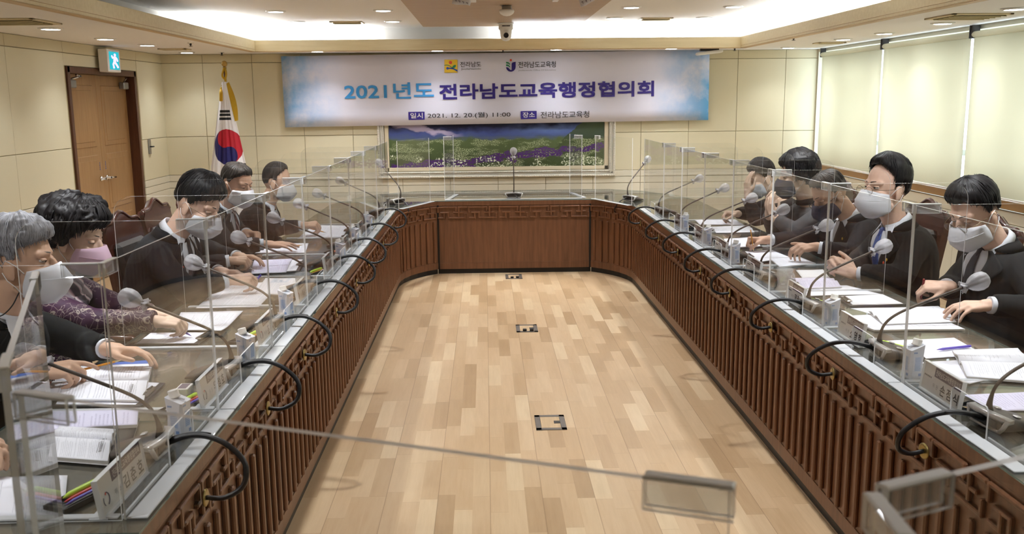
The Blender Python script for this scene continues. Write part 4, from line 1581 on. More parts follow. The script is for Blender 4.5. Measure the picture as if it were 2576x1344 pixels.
# ------------------------------------------------------------------ papers, books, clipboards, pens
def print_mat(name, paper, ink, rows=34, cols=1.2, dens=.5, title=True):
    t = NT(name)
    uv = t.n('ShaderNodeUVMap')
    sp = t.n('ShaderNodeSeparateXYZ')
    t.l(uv.outputs[0], sp.inputs[0])
    u, v = sp.outputs[0], sp.outputs[1]
    r = t.math('MULTIPLY', v, rows)
    row = t.math('FLOOR', r)
    fr = t.math('FRACT', r)
    ln = t.math('LESS_THAN', t.math('ABSOLUTE', t.math('SUBTRACT', fr, .5)), .20)
    wn = t.n('ShaderNodeTexWhiteNoise', noise_dimensions='1D')
    t.l(row, wn.inputs['W'])
    cb = t.n('ShaderNodeCombineXYZ')
    t.l(t.math('MULTIPLY', u, 46 * cols), cb.inputs[0])
    t.l(t.math('MULTIPLY', v, rows * 2.0), cb.inputs[1])
    gl = t.noise(cb.outputs[0], 1.3, 3, .7)
    gl = t.math('GREATER_THAN', gl, .49)
    end = t.math('LESS_THAN', u, t.math('ADD', .50, t.math('MULTIPLY', wn.outputs[0], .45)))
    mar = t.math('MULTIPLY', t.math('GREATER_THAN', u, .08), t.math('LESS_THAN', t.math('ABSOLUTE', t.math('SUBTRACT', v, .5)), .42))
    skip = t.math('GREATER_THAN', wn.outputs[0], 1 - dens - .3)
    f = t.math('MULTIPLY', t.math('MULTIPLY', ln, gl), t.math('MULTIPLY', t.math('MULTIPLY', end, mar), skip))
    c = t.mix(t.math('MULTIPLY', f, .42), lin(paper), lin(ink))
    t.bsdf(c, .65, 0, .3)
    return t.m


m_pr1 = print_mat('printed_page', 'e8e8f0', '55556a')
m_pr2 = print_mat('printed_page_sparse', 'e9e9f2', '6a6a88', 30, 1., .25)
m_pr3 = print_mat('printed_page_lilac', 'dcd8ee', '6a5f94', 22, .8, .4)
m_edge = M('paper_edges', 'd8d4cf', .7)
m_clipb = M('clipboard_black', '232225', .5)
m_clipm = M('clip_metal', '76706a', .3, .9)
m_bluebk = M('blue_cover', '3d62b0', .5)


def tz(p, z):
    return p if isinstance(p, V) else (onz(*p, z) if len(p) == 2 else V(p))


def paper(c, label, mat=None, th=.002, z=TZ + .001, lift=0., name='paper_sheet', group='papers on the conference table', curl=0., cat='paper'):
    """c: four corners (pixels on the table plane, or points): first edge = head of the page"""
    if mat is None:
        mat = m_pr1
    z += lift + th
    q = [tz(p, z) for p in c]
    org = sum(q, V()) / 4
    org.z = z - th
    o = thing(name, org, label, cat, group)
    n = 10
    g = []
    for i in range(n + 1):
        v = i / n
        r_ = []
        for j in range(n + 1):
            u = j / n
            p = q[0] * (1 - u) * (1 - v) + q[1] * u * (1 - v) + q[2] * u * v + q[3] * (1 - u) * v
            p = p + V((0, 0, curl * max(0, u - .55) ** 2 * 5 + .0006 * sin(5 * u + 7 * v)))
            r_.append(p)
        g.append(r_)
    x = (g[0][1] - g[0][0]).cross(g[1][0] - g[0][0])
    if x.z < 0:
        # sheet() wants b x a pointing up: rows x cols orientation
        g = [r_[::-1] for r_ in g]
    MB().sheet(g, th * .9, 0, True, True, 1).build('pages', [mat, m_edge], o, org)
    return o


def openbook(c, label, th=.014, lift=0., mat=None, z=TZ + .001):
    """c: corners head-left, head-right, foot-right, foot-left; spine halfway"""
    z += lift
    q = [tz(p, z) for p in c]
    org = sum(q, V()) / 4
    org.z = z
    o = thing('open_booklet', org, label, 'booklet', 'booklets on the conference table')
    for side in (0, 1):
        g = []
        n = 14
        for i in range(7):
            v = i / 6
            r_ = []
            for j in range(n + 1):
                w = j / n                       # 0 at spine, 1 at the outer edge
                u = .5 - .5 * w if side == 0 else .5 + .5 * w
                p = q[0] * (1 - u) * (1 - v) + q[1] * u * (1 - v) + q[2] * u * v + q[3] * (1 - u) * v
                hh = th * (1 - .55 * w) + .012 * sin(pi * min(1, w * 1.5)) * (1 - w) - th * .8 * max(0, 1 - w * 9)
                r_.append(p + V((0, 0, hh)))
            g.append(r_)
        x = (g[0][1] - g[0][0]).cross(g[1][0] - g[0][0])
        if x.z < 0:
            g = [r_[::-1] for r_ in g]
        MB().sheet(g, th * .4, 0, True, True, 1).build('page_block', [mat or m_pr1, m_edge], o, org)
    g = [[q[0], q[1]], [q[3], q[2]]]
    if (g[0][1] - g[0][0]).cross(g[1][0] - g[0][0]).z < 0:
        g = [r_[::-1] for r_ in g]
    MB().sheet([[p + V((0, 0, .0016)) for p in r_] for r_ in g], .0015, 0, False, False).build('cover', m_paper, o, org)
    return o


def heading(o, c, th, lift, body='전라남도교육행정협의회 개요', v=.16, u0=.54, u1=.96, ink=None):
    q = [tz(p, TZ + .001 + lift) for p in c]
    at = lambda u, v_: q[0] * (1 - u) * (1 - v_) + q[1] * u * (1 - v_) + q[2] * u * v_ + q[3] * (1 - u) * v_
    A, B = at(u0, v), at(u1, v)
    hh = max(th * (1 - .55 * w) + .012 * sin(pi * min(1, w * 1.5)) * (1 - w) for w in ((u0 - .5) * 2, (u1 - .5) * 2, .4)) + .0006 if th else .0005
    U = (B - A).normalized()
    Wv = V((0, 0, 1)).cross(U)
    A = A - V(o.location) + V((0, 0, hh))
    L = (B - at(u0, v)).length
    text(body, ink or m_name, o, A, U, Wv, L, .0095, .006, 'heading')
    MB().prism([(0, -.004), (L, -.004), (L, -.0028), (0, -.0028)], A, U, Wv, .0006).build('rule', ink or m_name, o)
    MB().prism([(0, .0135), (L, .0135), (L, .0143), (0, .0143)], A, U, Wv, .0006).build('rule', ink or m_name, o)


def clipboard(c, label, lift=0., mat=None):
    q = [tz(p, TZ + .002 + lift) for p in c]
    org = sum(q, V()) / 4
    o = thing('clipboard', org, label, 'clipboard', 'clipboards on the conference table')
    U = (q[1] - q[0])
    g = [[q[0], q[1]], [q[3], q[2]]]
    if (g[0][1] - g[0][0]).cross(g[1][0] - g[0][0]).z < 0:
        g = [r_[::-1] for r_ in g]
    MB().sheet([[p + V((0, 0, .004)) for p in r_] for r_ in g], .004, 0, False, False).build('board', m_clipb, o, org)
    Wd = (q[3] - q[0]).normalized()
    gg = [[q[0] + U * .04 + Wd * .02, q[0] + U * .96 + Wd * .02], [q[3] + U * .04 - Wd * .01, q[2] - U * .04 - Wd * .01]]
    if (gg[0][1] - gg[0][0]).cross(gg[1][0] - gg[0][0]).z < 0:
        gg = [r_[::-1] for r_ in gg]
    MB().sheet([[p + V((0, 0, .0062)) for p in r_] for r_ in gg], .002, 0, False, True, 1).build('sheet', [mat or m_pr2, m_edge], o, org)
    mid = (q[0] + q[1]) / 2 + Wd * .014
    rm = Matrix.Rotation(atan2(U.y, U.x), 3, 'Z')
    k = MB().box(mid + V((0, 0, .012)), (.105, .022, .010), rm, 0, .004).box(mid + Wd * .016 + V((0, 0, .010)), (.06, .020, .004), rm, 0, .0015)
    for s0 in (-.038, .038):
        k.tube([mid + U.normalized() * s0 + Wd * .012 + V((0, 0, .010)), mid + U.normalized() * (s0 * .7) - Wd * .002 + V((0, 0, .024)), mid + U.normalized() * (s0 * .2) + Wd * .010 + V((0, 0, .016))], .0035, 7)
    k.build('spring_clip', m_clipm, o, org)
    return o


PEN = {'purple': M('pen_purple', '5b49b8', .35), 'red': M('pen_red', 'c8323a', .35), 'orange': M('pencil_orange', 'e39a2c', .4), 'lime': M('highlighter_lime', 'b9dc3c', .35), 'black': m_black, 'white': m_white, 'maroon': M('pen_maroon', '7c1a22', .2, .1, coat=.5)}
m_woodtip = M('pencil_wood', 'e0c79a', .6)


def pen(a, b, kind, label, group='pens and pencils'):
    """a: writing tip, b: top end"""
    a, b = V(a), V(b)
    o = thing('pencil' if kind == 'orange' else 'highlighter' if kind == 'lime' else 'pen', a, label, 'pencil' if kind == 'orange' else 'pen', group)
    L = (b - a).length
    d = (b - a).normalized()
    rm = d.to_track_quat('Z', 'Y').to_matrix()
    r_ = .0095 if kind == 'lime' else .0042 if kind == 'orange' else .0055
    if kind == 'orange':
        MB().lathe([(r_, .022), (r_, L)], n=6, mat=rm, sm=False).build('shaft', PEN[kind], o)
        MB().lathe([(.0006, 0), (r_, .022)], n=12, mat=rm).build('sharpened_tip', m_woodtip, o)
    else:
        MB().lathe([(.0012, .004), (r_ * .7, .018), (r_, .03), (r_, L - .008), (r_ * .8, L)], n=14, mat=rm).build('barrel', PEN[kind], o)
        MB().lathe([(.0006, 0), (.0014, .006)], n=8, mat=rm).build('nib', m_dark, o)
        MB().box(rm @ V((r_ + .001, 0, L - .028)), (.0022, .004, .04), rm, 0, .0008).build('clip', m_chrome if kind in ('maroon', 'white') else PEN[kind], o)
    return o


def tray(x, y, rz, who, pens):
    c = V((x, y, TZ))
    o = thing('pen_tray', c, 'shallow black pen tray before ' + who, 'pen tray', 'pen trays', rz)
    MB().span((-.10, -.035, 0), (.10, .035, .003), 0, .001).span((-.10, -.037, 0), (.10, -.033, .014), 0, .001).span((-.10, .033, 0), (.10, .037, .014), 0, .001).span((-.102, -.037, 0), (-.098, .037, .014), 0, .001).span((.098, -.037, 0), (.102, .037, .014), 0, .001).build('tray', m_black, o)
    rm = Matrix.Rotation(rz, 3, 'Z')
    for k, kd in enumerate(pens):
        yy = -.024 + .016 * k
        r_ = .0095 if kd == 'lime' else .0055
        pen(c + rm @ V((-.085 + .01 * k, yy, .004 + r_)), c + rm @ V((.065 + .006 * k, yy + .004, .005 + r_)), kd, '%s lying in the tray before %s' % ({'purple': 'purple pen', 'red': 'red pen', 'orange': 'orange pencil', 'lime': 'lime highlighter', 'black': 'black pen'}[kd], who))


tray(-1.075, 2.335, 1.15, LD[0], ['black', 'purple', 'red', 'lime'])
tray(-1.045, 3.02 + .06, 1.25, LD[1], ['purple', 'red', 'lime'])
tray(1.63, 2.83, -1.1, RD[0], ['orange', 'red', 'purple'])
tray(1.66, 3.66, -1.15, RD[1], ['purple', 'red', 'lime'])
tray(1.65, 4.50, -1.1, RD[2], ['red', 'orange', 'lime'])
tray(1.63, 5.24, -1.1, RD[3], ['purple', 'orange'])
tray(-1.05, 5.56, 1.2, LD[4], ['orange', 'lime'])

tray(-1.06, 3.98, 1.3, LD[2], ['orange', 'lime'])
tray(-1.06, 4.74, 1.3, LD[3], ['orange', 'purple'])
tray(-1.05, 6.34, 1.3, LD[5], ['red', 'orange'])
tray(-1.05, 7.12, 1.3, LD[6], ['orange'])
tray(1.62, 5.98, -1.2, RD[4], ['lime', 'orange'])
tray(1.62, 6.66, -1.2, RD[5], ['lime', 'red'])
tray(1.62, 7.34, -1.2, RD[6], ['orange'])
o = thing('eraser_box', (-1.085, 3.19, TZ), 'small white box with dark label beside the pens before the grey-haired man', 'box')
MB().span((-.022, -.035, 0), (.022, .035, .035), 0, .002).build('box', m_white, o)
MB().span((-.015, -.028, .0352), (.015, .028, .0358)).build('label_patch', m_strip, o)
# door-side papers, camera end first
paper([(330, 1120), (352, 1052), (128, 1060), (62, 1130)], 'black document folder under the booklets at the camera-end place on the door side', m_clipb, .004, name='document_folder', cat='folder')
_k = openbook([(292, 1090), (272, 1172), (122, 1160), (150, 1082)], 'thick open booklet with fanned pages at the camera-end place on the door side', .030, .004)
heading(_k, [(292, 1090), (272, 1172), (122, 1160), (150, 1082)], .030, .004)
b_ = paper([(348, 1032), (345, 1068), (120, 1082), (128, 1034)], 'lilac-edged closed booklet under the black folder edge, beyond the thick open booklet', m_pr3, .012, lift=.004, name='closed_booklet', cat='booklet')
paper([(170, 1196), (160, 1300), (-40, 1300), (-20, 1200)], 'white sheet with handwriting at the lower door-side corner of the view', m_pr2)
clipboard([(416, 966), (352, 1026), (130, 1024), (180, 955)], 'black clipboard under the booklet of the grey-haired man')
_k = openbook([(384, 918), (362, 1012), (112, 1008), (160, 925)], 'open booklet the grey-haired man reads', .012, .010)
heading(_k, [(384, 918), (362, 1012), (112, 1008), (160, 925)], .012, .010)
paper([(232, 916), (372, 906), (378, 914), (238, 926)], 'thin blue folder edge behind the booklet of the grey-haired man', m_bluebk, .004, name='blue_folder', cat='folder')
paper([(612, 782), (556, 840), (430, 838), (455, 786)], 'white printed pages before the woman in purple', m_pr1, .003, curl=.016)
clipboard([(542, 838), (498, 868), (336, 869), (376, 840)], 'clipboard with white form under the hands of the woman in purple')
paper([(716, 706), (650, 772), (492, 775), (560, 718)], 'white printed sheet before the bowing man', m_pr1)
paper([(752, 700), (722, 742), (640, 738), (668, 700)], 'second printed sheet, beyond the first, before the bowing man', m_pr1, .004)
openbook([(735, 652), (720, 686), (632, 690), (640, 656)], 'lilac-lined document of the man hidden in the door-side row', .006, .004, m_pr3)
clipboard([(770, 654), (752, 684), (626, 692), (636, 658)], 'dark clipboard before the man hidden in the door-side row')
paper([(776, 612), (768, 636), (640, 639), (660, 614)], 'plain white sheet under the flat hand of the man with the striped tie', m_pr2)
paper([(878, 568), (862, 598), (748, 600), (790, 566)], 'white sheet before the farthest man on the door side', m_pr2)
# window-side papers
paper([(2425, 994), (2500, 1035), (2640, 1032), (2600, 985)], 'white sheet with purple print at the camera-end place on the window side', m_pr3)
openbook([(2395, 885), (2432, 952), (2625, 968), (2560, 880)], 'large open booklet with arched pages, window side, nobody reading it', .016, .004)
paper([(2318, 912), (2438, 965), (2560, 940), (2420, 905)], 'white sheet peeping out below the large open booklet', m_pr2, .003)
paper([(2222, 858), (2290, 905), (2478, 893), (2400, 850)], 'white printed sheet with a purple pen lying on it', m_pr1)
pen(onz(2356, 880, TZ + .012), onz(2442, 871, TZ + .012), 'purple', 'purple pen lying across a printed sheet on the window side')
paper([(2110, 796), (2200, 830), (2428, 828), (2330, 784)], 'stack of printed sheets before the man with the red pen', m_pr1, .008, name='paper_stack')
openbook([(2176, 780), (2222, 818), (2406, 812), (2360, 772)], 'open booklet lying on the sheets of the man with the red pen', .010, .010)
paper([(2140, 776), (2192, 790), (2392, 797), (2330, 772)], 'coloured chart sheet lifted at the edge beside the man with the red pen', m_pr2, .002, lift=.014)
clipboard([(2106, 748), (2138, 772), (2278, 768), (2222, 742)], 'clipboard with a blank white sheet between two acrylic partitions on the window side', 0, m_paper)
paper([(1992, 720), (2030, 744), (2216, 740), (2130, 718)], 'flat printed sheet before the man with the blue tie', m_pr2)
openbook([(1990, 702), (2018, 728), (2118, 724), (2085, 700)], 'lilac open document before the man with the blue tie', .012, .004, m_pr3)
paper([(2002, 680), (2018, 699), (2086, 697), (2070, 678)], 'white sheet beyond the crystal mug on the window side', m_paper)
paper([(1935, 650), (1962, 672), (2052, 662), (2010, 646)], 'printed booklet under the resting hand of the man in the navy mask', m_pr2, .008)
clipboard([(1866, 634), (1898, 664), (1990, 650), (1942, 630)], 'clipboard before the man in the navy mask')
clipboard([(1792, 604), (1818, 628), (1918, 622), (1888, 598)], 'clipboard before the long-haired person in grey')
openbook([(1786, 572), (1802, 587), (1898, 585), (1880, 568)], 'open booklet beyond two drink cartons on the window side', .008, .002)
paper([(1748, 554), (1760, 565), (1872, 566), (1850, 552)], 'white sheet before the person propping the forehead', m_pr2)

# ------------------------------------------------------------------ chairs
m_leather = M('brown_leather', '1f1614', .48, var=.1, bump=.1, bs=120)
m_cwood = wood('chair_wood', '35150e', '4a1f15', 2, 1, .22, .4)


def chair(loc, rz, label):
    o = thing('conference_chair', loc, label, 'chair', 'dark wooden conference chairs', rz)
    # front = +x
    MB().box((.02, 0, .335), (.50, .50, .09), None, 0, .03).build('seat', m_leather, o)
    MB().box((.02, 0, .270), (.48, .50, .05), None, 0, .01).build('seat_frame', m_cwood, o)
    rm = Matrix.Rotation(R(-9), 3, 'Y')
    b = V((-.24, 0, .46))
    poly = [(-.25, 0), (.25, 0), (.27, .58)] + [(.27 - .54 * k / 16, .58 + .075 * sin(pi * k / 16) ** .8 + .018 * cos(4 * pi * k / 16)) for k in range(1, 16)] + [(-.27, .58)]
    q = MB().prism(poly, b, (0, 1, 0), rm @ V((0, 0, 1)), .045)
    bf = q.build('back_frame', m_cwood, o)
    rail = [b + V((.012, 0, 0)) + V((0, p[0], 0)) + rm @ V((0, 0, p[1])) for p in poly[2:]]
    MB().tube(rail, .016, 8).build('carved_crest', m_cwood, bf)
    MB().box(b + rm @ V((.035, 0, .27)), (.06, .42, .44), rm, 0, .025).build('backrest', m_leather, o)
    for sg in (-1, 1):
        MB().tube([(-.25, sg * .28, .60), (-.05, sg * .325, .61), (.12, sg * .325, .60), (.17, sg * .32, .57)], [.018, .022, .022, .018], 10).tube([(.13, sg * .322, .59), (.15, sg * .262, .34)], .016, 8).build('armrest', m_cwood, o)
        for x in (-.22, .22):
            MB().tube([(x, sg * .22, .265), (x * 1.08, sg * .225, .0)], [.024, .018], 8).build('leg', m_cwood, o)
    return o
# ------------------------------------------------------------------ people
SK = {'m': 'd4ad93', 'w': 'e0c0aa', 'd': 'c89f86', 'p': 'dab5a0'}
m_skin = {k: M('skin_' + k, c, .5, 0, .4, var=.06, vs=18, bump=.03, bs=160) for k, c in SK.items()}


def fabric(name, col, bs=500, var=.12, rough=.85):
    return M(name, col, rough, 0, .25, var=var, vs=9, bump=.12, bs=bs, sheen=.02)


def hair_mat(name, c1, c2, rough=.42):
    t = NT(name)
    uv = t.n('ShaderNodeUVMap')
    mp = t.n('ShaderNodeMapping')
    mp.inputs['Scale'].default_value = (90, 2.5, 1)
    t.l(uv.outputs[0], mp.inputs[0])
    n = t.noise(mp.outputs[0], 2.0, 4, .7)
    c = t.ramp(n, [(.32, lin(c1)), (.68, lin(c2))])
    t.bsdf(c, rough, 0, .25, n, .35, .004)
    return t.m


m_hblack = hair_mat('hair_black', '0d0b0c', '1c191a')
m_hdark = hair_mat('hair_dark_brown', '1a1412', '322823')
m_hgrey = hair_mat('hair_silver_grey', '4a4a50', 'b4b4ba', .5)
m_hsalt = hair_mat('hair_greying', '1c1917', '4c443e')
m_maskw = M('mask_white', 'dfdfe6', .75, bump=.05, bs=300)
m_maskp = M('mask_pink', 'd9b8cc', .75)
m_maskn = M('mask_navy', '23233c', .75)
m_maskg = M('mask_pale_grey', 'b9bec8', .75)
m_loop = M('mask_ear_loop', 'e4e4e6', .7)
m_shirt = M('shirt_white', 'dcdee6', .7, bump=.04, bs=300)
m_shirtb = M('shirt_pale_blue', 'c3cad6', .7)
m_eye = M('eye_white', 'd9d2cc', .25)
m_iris = M('eye_dark', '120d0b', .2)
m_brow = M('brow_hair', '221c1a', .8)
m_browg = M('brow_hair_grey', '6a6462', .8)
m_trous = fabric('trousers_charcoal', '1c1c20')
m_shoe = M('shoe_leather', '121010', .3)
m_lens = clear('spectacle_lens', (.97, .97, .97), .01, (.8, .8, .8))
m_gframe = M('spectacle_frame', '8a7a60', .25, .9)
m_gdark = M('spectacle_frame_dark', '2a1d18', .3, .2)


def ik(S_, T_, l1, l2, hint):
    d = T_ - S_
    L = d.length
    if L > (l1 + l2) * .985:
        k = L / ((l1 + l2) * .985)
        l1, l2 = l1 * k, l2 * k
    a = (l1 * l1 - l2 * l2 + L * L) / (2 * L)
    h = sqrt(max(0, l1 * l1 - a * a))
    u = d.normalized()
    w = V(hint) - u * V(hint).dot(u)
    return S_ + u * a + w.normalized() * h


# finger curls (three joints each, degrees) for index..little, thumb joint vectors
POSE = {
    'flat': ([(8, 14, 10), (6, 12, 10), (8, 14, 10), (12, 16, 10)], [(.70, .66, -.16), (.93, .30, -.16), (.97, .14, -.12)]),
    'rest': ([(14, 20, 14), (18, 24, 16), (22, 26, 16), (26, 26, 16)], [(.70, .62, -.20), (.92, .22, -.16), (.95, .08, -.12)]),
    'clasp': ([(30, 40, 24), (34, 44, 26), (38, 44, 26), (42, 44, 26)], [(.72, .60, .10), (.93, .25, .10), (.96, .10, .06)]),
    'pen': ([(46, 48, 14), (56, 54, 24), (64, 66, 30), (68, 68, 32)], [(.68, .52, -.48), (.84, -.08, -.52), (.86, -.26, -.42)]),
    'point': ([(14, 18, 12), (40, 56, 30), (58, 64, 34), (62, 64, 34)], [(.72, .46, -.46), (.92, .0, -.36), (.94, -.12, -.28)]),
    'fist': ([(72, 86, 46), (74, 88, 48), (76, 88, 48), (78, 86, 46)], [(.66, .50, -.52), (.62, -.44, -.60), (.5, -.66, -.46)]),
}


def hand(mb, Wp, X, Z, right, pose, s, out=None):
    """wrist Wp, finger direction X, back-of-hand normal Z"""
    X = V(X).normalized()
    Z = V(Z)
    Z = (Z - X * Z.dot(X)).normalized()
    Y = Z.cross(X)
    if not right:
        Yt = -Y
    else:
        Yt = Y
    P = lambda p: Wp + (X * p[0] + Yt * p[1] + Z * p[2]) * s
    curls, th = POSE[pose]
    mcp = [(.088, .029, .003), (.092, .008, .006), (.086, -.013, .004), (.077, -.032, -.001)]
    ln = [(.044, .027, .022), (.048, .030, .023), (.044, .028, .022), (.035, .021, .020)]
    rd = [.0102, .0106, .0100, .0088]
    for (a, b, c), r_ in zip(mcp, rd):
        mb.cap_(P((.010, b * .55, -.002)), P((a, b, c)), .017 * s, (r_ + .0025) * s, 10)
    mb.ell(P((.050, .0, -.008)), (.046 * s, .038 * s, .017 * s), Matrix((X, Yt, Z)).transposed(), 14, 8)
    mb.cap_(P((-.02, 0, 0)), P((.02, 0, -.001)), .027 * s, .027 * s, 12)
    tips = []
    for k in range(4):
        p = V(mcp[k])
        an = 0
        sp = (.10, .02, -.06, -.14)[k]
        if pose in ('fist', 'pen'):
            sp *= .3
        for j in range(3):
            an += R(curls[k][j])
            d = V((cos(an) * cos(sp), sin(sp) * cos(an), -sin(an)))
            n_ = p + d * ln[k][j]
            r0 = rd[k] * (1 - .09 * j)
            mb.cap_(P(p), P(n_), r0 * s, r0 * .93 * s, 10)
            p = n_
        tips.append(P(p))
    p = V((.018, .024, -.010))
    for j, (d, L, r0) in enumerate(zip(th, (.044, .034, .028), (.0155, .0118, .0102))):
        n_ = p + V(d).normalized() * L
        mb.cap_(P(p), P(n_), r0 * s, r0 * .86 * s, 10)
        p = n_
    tips.append(P(p))
    if out is not None:
        out.update(tips=tips, web=P((.060, .040, .012)), P=P)


def ellr(d, r_):
    return 1 / sqrt(sum((d[i] / r_[i]) ** 2 for i in range(3)))


def person(name_label, base, side, head, hp=0., hyaw=0., hroll=0., Rh=None, Lh=None, jacket=None, shirt=None, tie=None, hair=m_hblack, hairp=None, mask=None, brow=None,
           skin='m', s=1.06, glasses=None, woman=False, lapel=True, lean=None, pin=None, hs=1.0, eyelook=0., tors=1.0, vw=24, vt=.64):
    """base: floor point; side +1 faces +x, -1 faces -x; head and hands in world coordinates"""
    rz = 0 if side > 0 else pi
    o = thing('person', (base[0], base[1], 0), name_label, 'person', 'people seated at the table', rz)
    lo = lambda p: V(((p[0] - base[0]) * side, (p[1] - base[1]) * side, p[2]))
    ld = lambda d: V((d[0] * side, d[1] * side, d[2]))
    H = lo(head)
    sh = s * hs
    rot = Matrix.Rotation(R(hyaw), 3, 'Z') @ Matrix.Rotation(R(hp), 3, 'Y') @ Matrix.Rotation(R(hroll), 3, 'X')
    Hd = lambda p: H + rot @ (V(p) * sh)
    N = H + rot @ V((-.040, 0, -.085)) * sh + V((-.035 - .0009 * hp, 0, -.085)) * s
    Pv = V((0 if lean is None else lean, 0, .50))
    N.y *= .8

    def spine(t):
        m_ = (Pv + N) / 2 + V((-.05, 0, .02))
        return Pv * (1 - t) ** 2 + m_ * 2 * t * (1 - t) + N * t * t
    prof = [(0, .130, .185), (.15, .128, .175), (.35, .122, .168), (.55, .128, .180), (.72, .126, .198), (.83, .112, .205), (.91, .092, .180), (.96, .074, .125), (1.0, .062, .075), (1.03, .055, .06)]

    def ringdim(t):
        for (a, d0, w0), (b, d1, w1) in zip(prof, prof[1:]):
            if t <= b:
                k = (t - a) / (b - a)
                return (d0 + (d1 - d0) * k) * s * tors, (w0 + (w1 - w0) * k) * s * tors
        return prof[-1][1] * s, prof[-1][2] * s

    def surf(t, a, off=0., sc=1.):
        c = spine(t)
        tg = (spine(min(1.05, t + .02)) - spine(t - .02)).normalized()
        fwd = V((0, 1, 0)).cross(tg).normalized()
        d, w = ringdim(t)
        ca, sa = cos(a), sin(a)
        e = .80
        x = (d * sc + off) * (1 if ca > 0 else -1) * abs(ca) ** e
        y = (w * sc + off) * (1 if sa > 0 else -1) * abs(sa) ** e
        return c + fwd * x + V((0, y, 0))

    def loft(mb, t0, t1, n, sc, off=0.):
        mb.rings([[surf(t0 + (t1 - t0) * k / n, 2 * pi * i / 28, off, sc) for i in range(28)] for k in range(n + 1)])
    shd = {}
    body, coat, cuff = MB(), MB(), MB()
    loft(body, 0, 1.0, 16, .88)
    hands = {}
    for rgt, spec in ((True, Rh), (False, Lh)):
        sy = -1 if rgt else 1
        c = spine(.855)
        d_, w_ = ringdim(.83)
        SJ = c + V((.0, sy * w_ * .90, -.01))
        if spec is None:
            spec = dict(w=None)
        if spec.get('w') is None:
            WJ = SJ + V((.20, sy * .03, -.44))
            WJ.z = max(WJ.z, .60)
            WJ.x = min(WJ.x, SJ.x + .25)
            spec = dict(spec, x=(1, 0, -.2), z=(0, 0, 1), pose='rest', loc=True)
        else:
            WJ = lo(spec['w'])
            if WJ.z < .90:                # let the lowest knuckle or fingertip touch the papers
                tmp = MB()
                hand(tmp, WJ, ld(spec['x']), ld(spec['z']), rgt, spec.get('pose', 'rest'), s * spec.get('s', 1.0))
                WJ.z += TZ + .010 - min(v.z for v in tmp.v)
        hint = spec.get('hint', (-.25, sy * .55, -.8))
        EJ = ik(SJ, WJ, .295 * s, .255 * s, hint)
        if 'e' in spec:
            EJ = lo(spec['e'])
        elif not spec.get('loc'):
            EJ.z = max(EJ.z, TZ + .070)
        body.cap_(SJ, EJ, .048 * s, .042 * s, 14)
        body.cap_(EJ, WJ, .042 * s, .027 * s, 14)
        x = V(spec['x']) if spec.get('loc') else ld(spec['x'])
        z = V(spec['z']) if spec.get('loc') else ld(spec['z'])
        h_ = {}
        hand(body, WJ, x, z, rgt, spec.get('pose', 'rest'), s * spec.get('s', 1.0), h_)
        hands[rgt] = h_
        cf = spec.get('cuff', .80)
        q = EJ.lerp(WJ, cf)
        coat.cap_(SJ + V((-.005, sy * -.02, .0)), EJ, .074 * s * tors, .060 * s, 16)
        coat.rings([[p_ for p_ in r_] for r_ in sleeve(EJ, q, .060 * s, .046 * s)])
        coat.ell(EJ, (.060 * s,) * 3)
        cuff.tube([EJ.lerp(WJ, cf - .06), EJ.lerp(WJ, cf + .085)], [.037 * s, .0365 * s], 18)
        shd[rgt] = (SJ, EJ, WJ)
    # neck and head, one surface with the body
    body.cap_(N + V((-.005, 0, -.03)), Hd((-.022, 0, -.075)), .060 * s, .057 * sh, 18)
    body.ell(Hd((-.010, 0, .030)), (.098 * sh, .077 * sh, .104 * sh), rot, 24, 16)
    body.ell(Hd((.028, 0, -.040)), (.070 * sh, .062 * sh, .086 * sh), rot, 20, 14)
    body.ell(Hd((.058, 0, -.098)), (.036 * sh, .036 * sh, .030 * sh), rot)
    body.cap_(Hd((.010, -.045, -.075)), Hd((.052, -.018, -.105)), .022 * sh, .020 * sh)
    body.cap_(Hd((.010, .045, -.075)), Hd((.052, .018, -.105)), .022 * sh, .020 * sh)
    body.cap_(Hd((.093, 0, .012)), Hd((.112, 0, -.032)), .010 * sh, .0145 * sh)
    for sg in (-1, 1):
        body.cap_(Hd((.080, sg * .012, .034)), Hd((.066, sg * .048, .033)), .013 * sh, .012 * sh)
        body.ell(Hd((.056, sg * .038, -.022)), (.030 * sh, .026 * sh, .026 * sh), rot)
        body.cap_(Hd((.104, sg * .004, -.033)), Hd((.098, sg * .013, -.033)), .010 * sh, .008 * sh)
        er = rot @ Matrix.Rotation(sg * R(18), 3, 'Z')
        body.ell(Hd((-.008, sg * .081, -.012)), (.021 * sh, .0085 * sh, .034 * sh), er, 14, 10)
        body.ell(Hd((.000, sg * .083, -.034)), (.010 * sh, .007 * sh, .012 * sh), er, 10, 8)
    body.cap_(Hd((.090, -.016, -.066)), Hd((.090, .016, -.066)), .009 * sh, .009 * sh)
    putmesh(remesh(body, .0052, 3, 'body', .45), 'body', m_skin[skin], o)
    # eyes, brows
    ez = .013
    for sg in (-1, 1):
        e = MB().ell(Hd((.0735, sg * .031, ez)), (.0115 * sh, .0155 * sh, .0075 * sh), rot, 14, 10)
        eo = e.build('eye', m_eye, o)
        MB().ell(Hd((.0832, sg * .031, ez - .002 * eyelook)), (.0028 * sh, .0060 * sh, .0052 * sh), rot, 12, 8).build('iris', m_iris, eo)
        MB().sheet([[Hd((.0745 + .0118 * cos(t_) - .010 * (u_ ** 2), sg * .031 + u_ * .0175, ez + .0088 * sin(t_))) for u_ in (-1, -.6, -.2, .2, .6, 1)] for t_ in (R(85), R(60), R(35), R(18 - 34 * eyelook))], .0012, uv=False).build('eyelid', m_skin[skin], eo)
        zl = ez + .0088 * sin(R(18 - 34 * eyelook))
